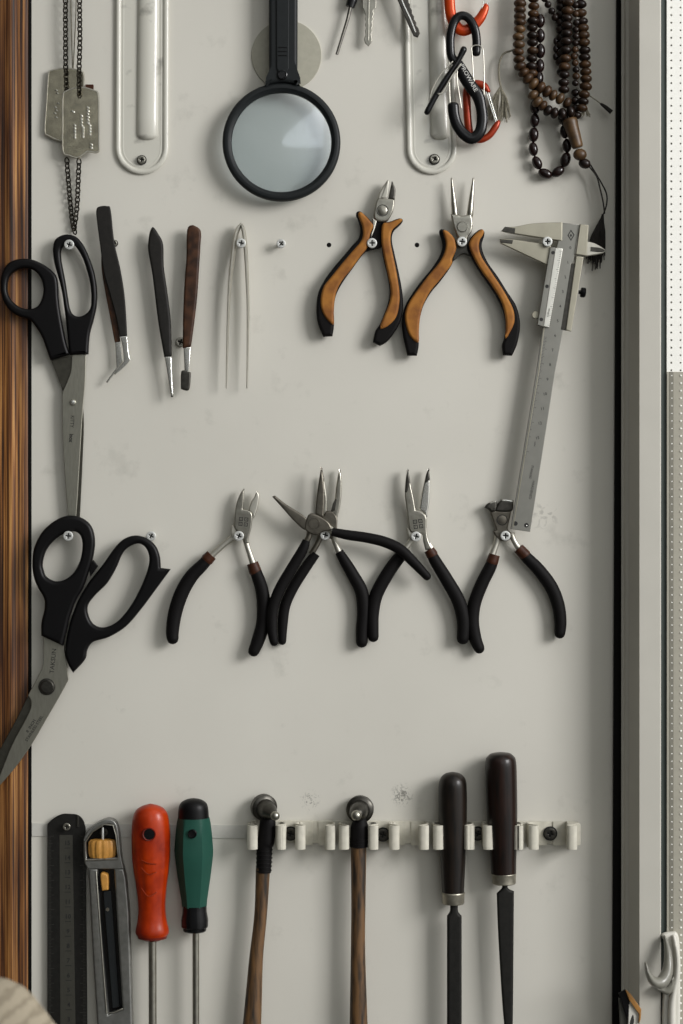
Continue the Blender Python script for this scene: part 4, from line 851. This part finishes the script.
# ------------------------------------------------------------------ ruler
t = thing('steel_ruler', 'wide dark steel ruler with rounded top hanging beside the utility knife', 'ruler', 66, 827, ref=6)
rl = MB().plate(smooth([(47.3, 1060, 'c'), (47.3, 824, 'c'), (54, 818), (62, 814.2), (70, 814), (77.5, 815), (83, 820), (85.5, 828, 'c'), (87.5, 1060, 'c')]), 4, 6, .4, [circ(67, 827, 3, 16)]).build('blade', 'file_steel', t)
MB().plate([(59.5, 835), (72.5, 835), (76, 1060), (60.5, 1060)], 5.9, 6.3, .1).build('number_sheen_band', 'ruler_band', rl)  # lighter band beside the dark blade: reflections on the steel put into colour
MB().plate(smooth([(76.5, 815, 'c'), (78.8, 815, 'c'), (79.2, 827, 'c'), (76.8, 827, 'c')]), 5.5, 7, .4).build('edge_tab', 'dark_steel', rl)
mk = MB()
for i, n_ in enumerate(range(15, 1, -1)):
    mk.text(str(n_), 67.4 + i*.13, 843 + i*14.7, 6.2, 0, 6.5, bold=.12)
    mk.box(64.5+i*.13, 70.5+i*.13, 847.6 + i*14.7, 848.3 + i*14.7, 6.32, 6.45)
mk.build('number_marks', 'recess', rl)
tk = MB()
for i in range(0, 200):
    y = 836 + i*1.47; w_ = 6 if i % 10 == 0 else (4.5 if i % 5 == 0 else 3)
    if y > 1055: break
    tk.box(48, 48+w_, y, y+.35, 6.0, 6.12); tk.box(86-w_, 86+.005*(y-836), y, y+.35, 6.0, 6.12)
tk.build('edge_graduations', 'tick', rl)

# ------------------------------------------------------------------ utility knife
O3 = lambda p: cs(30, 780, 3.415, p)
t = thing('utility_knife', 'grey metal snap-blade utility knife with yellow wheel beside the ruler', 'knife', 103, 832, ref=11)
kb_ = MB()
kb_.plate(smooth(O3([(184, 200, 'c'), (205, 165), (255, 134), (288, 138), (303, 170), (312, 255), (322, 302, 'c'), (201, 302, 'c'), (186, 272)])), 3, 15.5, 1.0,
    [smooth(O3([(192, 205, 'c'), (215, 175), (257, 150), (285, 154), (294, 185), (300, 262, 'c'), (196, 268, 'c')]))], res=2)
kb_.plate(O3([(201, 300), (233, 300), (240, 480), (254, 640), (270, 796), (317, 778), (302, 540), (288, 300), (322, 300), (330, 335), (340, 450), (345, 600), (352, 845), (358, 960), (240, 960), (232, 845), (216, 600), (206, 400)]), 3, 15.5, 2.2, res=3)
kb_.build('body', 'knife_metal', t)
MB().plate(smooth(O3([(184, 200, 'c'), (205, 165), (255, 134), (288, 138), (303, 170), (312, 255), (318, 300, 'c'), (200, 300, 'c'), (186, 272)])), 2.4, 4, .4).build('back_plate', 'black_plastic', t)
bs = MB().plate(O3([(226, 300), (292, 298), (322, 790), (262, 800)]), 4, 8, .4).build('slot_liner', 'black_gloss', t)
MB().tube([(x, y, 15.5) for x, y in O3([(228, 312), (240, 480), (252, 640), (264, 792), (290, 790), (316, 778)])], (1.0, .9), n=8, sm=False).build('slot_rim', 'steel', t)
MB().tube([(x, y, 16) for x, y in O3([(191, 270), (190, 210), (216, 173), (256, 149), (285, 152), (295, 185), (304, 268), (191, 272)])], (.8, .7), n=8, sm=False).build('window_rim', 'steel', t)
wh = MB(); wh.lathe((102.2, 839.5, 9), (.0, 1, 0), [(0, 9), (.8, 12.5), (3, 14), (9, 14.4), (15, 14), (18, 12.6), (19, 9)], 84, facet=lambda d, th: 1 - .10*(math.cos(12*th) > .55), flat=.55)
wh.build('thumb_wheel', 'knob_yellow', t)
MB().tube([(102.6, 828, 10), (102.6, 841, 10)], 1.3, n=10, sm=False).build('wheel_spindle', 'screw', t)
MB().plate(O3([(232, 325), (242, 318), (246, 372), (236, 372)]), 7, 15, 1).build('slide_lever', 'black_plastic', t)
MB().plate(smooth(O3([(243, 318), (262, 317), (269, 330), (269, 372, 'c'), (248, 375, 'c')])), 8, 17.5, 1.4).build('slide_button', 'knob_yellow', t)
sb = MB().plate(O3([(250, 380), (276, 380), (306, 775), (282, 780)]), 7.5, 11, .6).build('blade_carrier', 'charcoal', t)
MB().lathe((30+265/3.415, 780+442/3.415, 10.8), (0, 0, 1), [(0, 2), (.8, 1.8), (.8, .1)], 14).build('carrier_pin', 'steel', t)

# ------------------------------------------------------------------ screwdrivers
t = thing('screwdriver', 'screwdriver with translucent red-orange handle hanging beside the utility knife', 'screwdriver', 150, 830, ref=18, group='hanging screwdrivers')
k = 1/3.415
prof = [(0, .3), (2, 8), (5, 13.5), (9, 16.5), (15, 18.3), (27, 19.6), (40, 20), (55, 19.6), (68, 18.2), (82, 16), (98, 14.3), (108, 14), (118, 15), (125, 16.8), (129, 17), (132, 15.5)]
prof = [(a, b*.98) for a, b in prof]
def fac(d, th):
    if 30 < d < 112: return 1 - .05*max(0, math.cos(6*th))*math.sin(math.pi*(d-30)/82)
    return 1
hdl = MB(); hdl.lathe((150.4, 803.6, 18), (.014, 1, 0), prof, 48, sm=3, flat=.85, facet=fac); hdl.build('handle', 'red_plastic', t)
MB().lathe((152.3, 935, 18), (.0, 1, 0), [(0, 15.2), (3, 14.4), (4, 10), (5.5, 8), (5.5, 3)], 32, flat=.85).build('handle_end', 'red_dark', t)
MB().lathe((150.8, 831.5, 26), (0, 0, 1), [(0, 6.6), (8.8, 6.6), (9.4, 6.2), (9.2, 5.6), (8.2, 5), (7.6, .1)], 24).build('hanging_hole', 'red_dark', t)
t.children[-1]['label'] = 'dark red round hanging hole'
MB().lathe((150.8, 831.5, 33.8), (0, 0, 1), [(0, 5.6), (1.0, 5.4), (1.3, .1)], 24).build('hole_plug', 'black_gloss', t)
cv = MB()
for y, dy in ((865, 0), (885, 2), (857, -3)):
    cv.tube([(143, y, 34), (150, y+6+dy, 35.2), (158, y+4, 34)], (.5, .35), n=6)
cv.build('moulded_chevrons', 'red_metal', t)
MB().tube([(152.4, 935, 18), (152.6, 1000, 18), (152.8, 1070, 18)], 4.0, n=20, caps='ff').build('shaft', 'steel', t)
t = thing('screwdriver', 'screwdriver with matt green handle and black cap', 'screwdriver', 194, 830, ref=16, group='hanging screwdrivers')
cxg = 30+560/3.415
MB().lathe((cxg-.5, 798, 17), (0, 1, 0), [(0, .3), (1.2, 7), (4, 12), (8, 14.4), (14, 15.2), (19.5, 15.6)], 32, sm=3, flat=.9).build('cap', 'black_plastic', t)
def facg(d, th):
    hx = math.cos(math.pi/6)/math.cos((th % (math.pi/3)) - math.pi/6)
    return 1 + (hx - .96)*.75*min(1, max(0, d/6))
MB().lathe((cxg-.3, 817.4, 17), (.008, 1, 0), [(0, 15.8), (6, 16.6), (18, 17.8), (32, 18.8), (38, 18.6), (55, 16.6), (70, 14.4), (82, 12.6), (89, 12)], 48, flat=.9, facet=facg).build('handle', 'green_plastic', t)
MB().lathe((cxg+.8, 905.5, 17), (0, 1, 0), [(0, 12), (6, 12.2), (14, 13.6), (21, 13.4), (22, 12), (25, 11.5), (26, 10), (27, 5)], 32, flat=.9, facet=lambda d, th: 1-.05*(math.cos(8*th) > .6)).build('ferrule', 'black_gloss', t)
MB().lathe((30+559/3.415, 831, 28), (0, 0, 1), [(0, 4.4), (5.5, 4.4), (6, 3.8), (5.2, 3.2), (5, .1)], 20).build('hanging_hole', 'black_plastic', t)
MB().tube([(195.8, 930, 17), (195.9, 1000, 17), (196, 1070, 17)], 3.4, n=20, caps='ff').build('shaft', 'steel', t)

# ------------------------------------------------------------------ spring clip rail
t = thing('clip_rail', 'white spring clip rail holding the hammers and files', 'clip rail', 415, 835, ref=20)
MB().plate([(250, 823), (576, 824.5), (576, 847), (250, 846)], .7, 3.2, .6).build('base_strip', 'clip_white', t)
pairs = [(252.8, 281), (300.5, 330), (344, 373), (394.2, 423.4), (438, 468.8), (487.8, 518), (533, 571)]
for (a, b) in pairs:
    cm_ = MB(); mid = (a+b)/2
    for x, s_ in ((a, 1), (b, -1)):
        P = crom([(mid - s_*3, 3.6), (x + s_*1.5, 3.8), (x - s_*3.6, 9), (x - s_*4.0, 16), (x + s_*1.0, 22), (x + s_*4.2, 25.5), (x + s_*2.6, 28.4), (x - s_*1.5, 29.0), (x - s_*4.6, 27.2)], False, 4)
        th = .9
        up = []; dn = []
        for i in range(len(P)):
            p0 = P[max(i-1, 0)]; p1 = P[min(i+1, len(P)-1)]; dx, dh_ = p1[0]-p0[0], p1[1]-p0[1]; l_ = math.hypot(dx, dh_) or 1
            up.append((P[i][0] - dh_/l_*th, P[i][1] + dx/l_*th)); dn.append((P[i][0] + dh_/l_*th, P[i][1] - dx/l_*th))
        for i in range(len(P)-1):
            cm_.prism([up[i], up[i+1], dn[i+1], dn[i]], 824.2, 848)
    cm_.build('spring_clip', 'clip_white', t, sharp=60)
MB().plate([(568, 823.6), (580, 824), (581.5, 826), (581.5, 847), (568, 847)], 3.2, 14, 1.2).build('end_stop', 'clip_white', t)

# ------------------------------------------------------------------ hammers
P3 = lambda p: cs(220, 770, 3.415, p)
def hammer(label, back, rb_, front, rf, neck, handle, hw, wrap, wrw, x):
    t = thing('hammer', label, 'hammer', x, 815, ref=18, group='small hammers on the clip rail')
    b = Vector((back[0], back[1], 5)); f = Vector((front[0], front[1], 44)); ax = f-b; L_ = ax.length
    MB().lathe(b, ax, [(0, rb_-1), (1, rb_), (7, rb_), (8, rb_-1), (9, rb_-3.5), (12, rb_-4.5), (20, rb_-4.8), (24, rb_-6), (30, rb_-8), (L_-8, rf*.75), (L_-6, rf*.7)], 32).build('head', 'dark_steel', t)
    MB().ball(tuple(f - ax.normalized()*3), rf, rf, rf, 0, 20, 12).build('ball_peen', 'steel', t)
    MB().tube([(p[0], p[1], 18) for p in handle], [(w_, w_*.8) for w_ in hw], n=20, caps='ff').build('handle', 'wood_handle', t)
    wr = MB(); wr.tube([(p[0], p[1], 18) for p in wrap], [(w_, w_*.85) for w_ in wrw], n=20, caps='rf')
    wr.build('tape_wrap', 'black_rubber', t)
    n_ = 6; rg = MB()
    for i in range(n_):
        u = (i+.5)/n_; a = wrap[-2]; c = wrap[-1]; x_ = a[0] + (c[0]-a[0])*u; y_ = a[1] + (c[1]-a[1])*u; w_ = wrw[-2] + (wrw[-1]-wrw[-2])*u
        rg.tube([(x_ + (w_+.3)*math.cos(q), y_ + 1.2*math.sin(q)*.5, 18 + (w_*.85+.3)*math.sin(q)) for q in [j_*math.pi/10 for j_ in range(20)]], .5, n=5, closed=True, sm=False)
    rg.build('wrap_edge', 'black_rubber', t)
    return t
hammer('left small hammer with black tape wound down its neck', (262, 808.3), 13.2, (277, 812.5), 4.6, None,
       [(263, 868), (260.6, 915), (256, 960), (252, 1024), (248, 1070)], [7.2, 6.4, 7.0, 9.2, 10.5], P3([(163, 175), (158, 240), (152, 265), (149, 350)]), [8, 8.6, 7.8, 7.4], 262)
hammer('small ball peen hammer in the middle of the rail with short black collar', (360.6, 810.6), 13.8, (355.8, 811.8), 5.2, None,
       [(358.6, 840), (358.4, 900), (358, 950), (358.6, 1024), (359, 1070)], [8, 7.2, 7.2, 9.0, 10], P3([(478, 175), (477, 195), (476, 230), (475, 262)]), [7, 9, 9.2, 8.8], 360)

# ------------------------------------------------------------------ files
t = thing('file', 'shorter dark-handled file with straight narrow blade', 'file', 453, 830, ref=18, group='wood-handled files on the clip rail')
MB().lathe((452.6, 771.8, 18), (.003, 1, 0), [(0, .3), (1.5, 7), (5, 11.3), (10, 13.6), (20, 14.3), (50, 14.2), (80, 13), (105, 11.8), (120, 11.1)], 32, sm=3).build('handle', 'ebony', t)
MB().lathe((453.2, 892, 18), (0, 1, 0), [(0, 11.4), (1, 11.8), (2.5, 11.3), (10.5, 11.2), (11.6, 10.6), (11.6, .1)], 32).build('ferrule', 'ferrule', t)
MB().plate(smooth([(450, 902, 'c'), (458, 902, 'c'), (458, 911), (461.6, 916, 'c'), (461.6, 1070, 'c'), (447, 1070, 'c'), (447, 916, 'c'), (450, 911)]), 14, 22, 2.4).build('blade', 'file_steel', t)
t = thing('file', 'longer red-brown-handled file with tapering blade, rightmost on the rail', 'file', 501, 830, ref=18, group='wood-handled files on the clip rail')
MB().lathe((500.3, 752, 19), (.027, 1, 0), [(0, .3), (1.2, 9), (4, 13), (8, 15.2), (20, 15.9), (60, 15.4), (90, 14), (110, 13), (121, 12.6)], 32, sm=3).build('handle', 'ebony_red', t)
MB().lathe((503.8, 872.5, 19), (.01, 1, 0), [(0, 12.1), (1, 12.5), (2.2, 12), (10, 12), (11, 11.2), (11, .1)], 32).build('ferrule', 'ferrule', t)
MB().plate(smooth([(502, 883, 'c'), (507.6, 883, 'c'), (508, 888), (513.8, 891, 'c'), (513.4, 940), (512.6, 1024), (511, 1060, 'c'), (504, 1024), (498.4, 940), (496.6, 893, 'c'), (501.6, 888)]), 16, 22, 2.2).build('blade', 'file_steel', t)

# ------------------------------------------------------------------ bottom corners
t = thing('wall_hook', 'shaded white curved plastic hook on the perforated panel at lower right', 'hook', 668, 985, ref=70)
U8 = lambda p: cs(640, 900, 8.26, p)
MB().tube([(x, y, h_) for (x, y), h_ in zip(U8([(28, 495), (48, 575), (98, 650), (165, 668), (215, 610), (236, 520), (238, 420), (222, 330)]), [84, 84, 80, 76, 72, 68, 62, 56])],
          [(1.1, 3), (2.8, 5), (4.6, 6), (6.2, 6), (6, 6), (4.6, 6), (3.4, 5), (1.4, 4)], n=16).build('hook_arm', 'hook_shaded', t)
MB().plate(smooth(U8([(205, 330), (280, 300), (345, 330), (360, 600), (345, 1250), (225, 1250), (220, 800), (285, 640), (270, 450)])), 46, 54, 3, res=3).build('hook_base', 'plastic_white', t)
MB().tube([(x, y, 56) for x, y in U8([(300, 330), (325, 480), (325, 640), (300, 780), (285, 900), (285, 1100)])], [(2, 3), (3, 5), (3.4, 5), (3, 4.5), (3.6, 4), (4, 4)], n=14).build('base_rib', 'plastic_white', t)
MB().plate(smooth(U8([(150, 735), (230, 740), (290, 650), (300, 740), (262, 800), (200, 790)])), 50, 62, 3, res=3).build('hook_gusset', 'hook_shaded', t)

t = thing('framed_card', 'small printed card with golden edge leaning in the lower right corner', 'card', 628, 1010, ref=22)
B6 = lambda p: cs(590, 840, 5.57, p)
MB().plate(B6([(190, 868), (247, 925), (236, 1090), (184, 1090)]), 52, 54, .4).build('card_face', 'plastic_white', t)
MB().plate(smooth(B6([(200, 950), (212, 925), (218, 960), (214, 985), (228, 1010), (216, 1090), (196, 1090), (206, 1010), (194, 985)])), 53.8, 54.2, .1).build('printed_figure', 'ink', t)
MB().plate(B6([(168, 785), (200, 812), (256, 893), (252, 950), (241, 972), (243, 920), (190, 845)]), 53, 57, .7).build('gold_edge', 'card_edge', t)
MB().plate(B6([(135, 810), (172, 790), (197, 850), (190, 900), (184, 960)]), 50, 53, .6).build('dark_corner', 'black_plastic', t)
MB().plate(B6([(138, 840), (150, 850), (188, 945), (186, 1090), (150, 1090)]), 46, 50, .5).build('card_back', 'ruler_band', t)

t = thing('fabric_fold', 'blurred beige striped fabric poking into the lower left corner', 'fabric', 0, 1024, ref=330)
fb = MB(); rings = []
for i in range(26):
    u = i/25; L_ = []
    for j_ in range(40):
        a = 2*math.pi*j_/40; rr = 100*math.sin(math.pi*(0.04+.94*u))**.7
        wob = 1 + .05*math.sin(3*a+u*4) + .03*math.sin(7*a+2)
        L_.append((-45 + 1.42*rr*math.cos(a)*wob*.72, 1078 + rr*math.sin(a)*wob*1.02, 250 + 90*u))
    rings.append(L_)
fb.rings(rings); fb.build('fabric', 'fabric', t, sharp=80)

for o in bpy.data.objects:
    for kx in ('_ref', '_loc'):
        if kx in o: del o[kx]
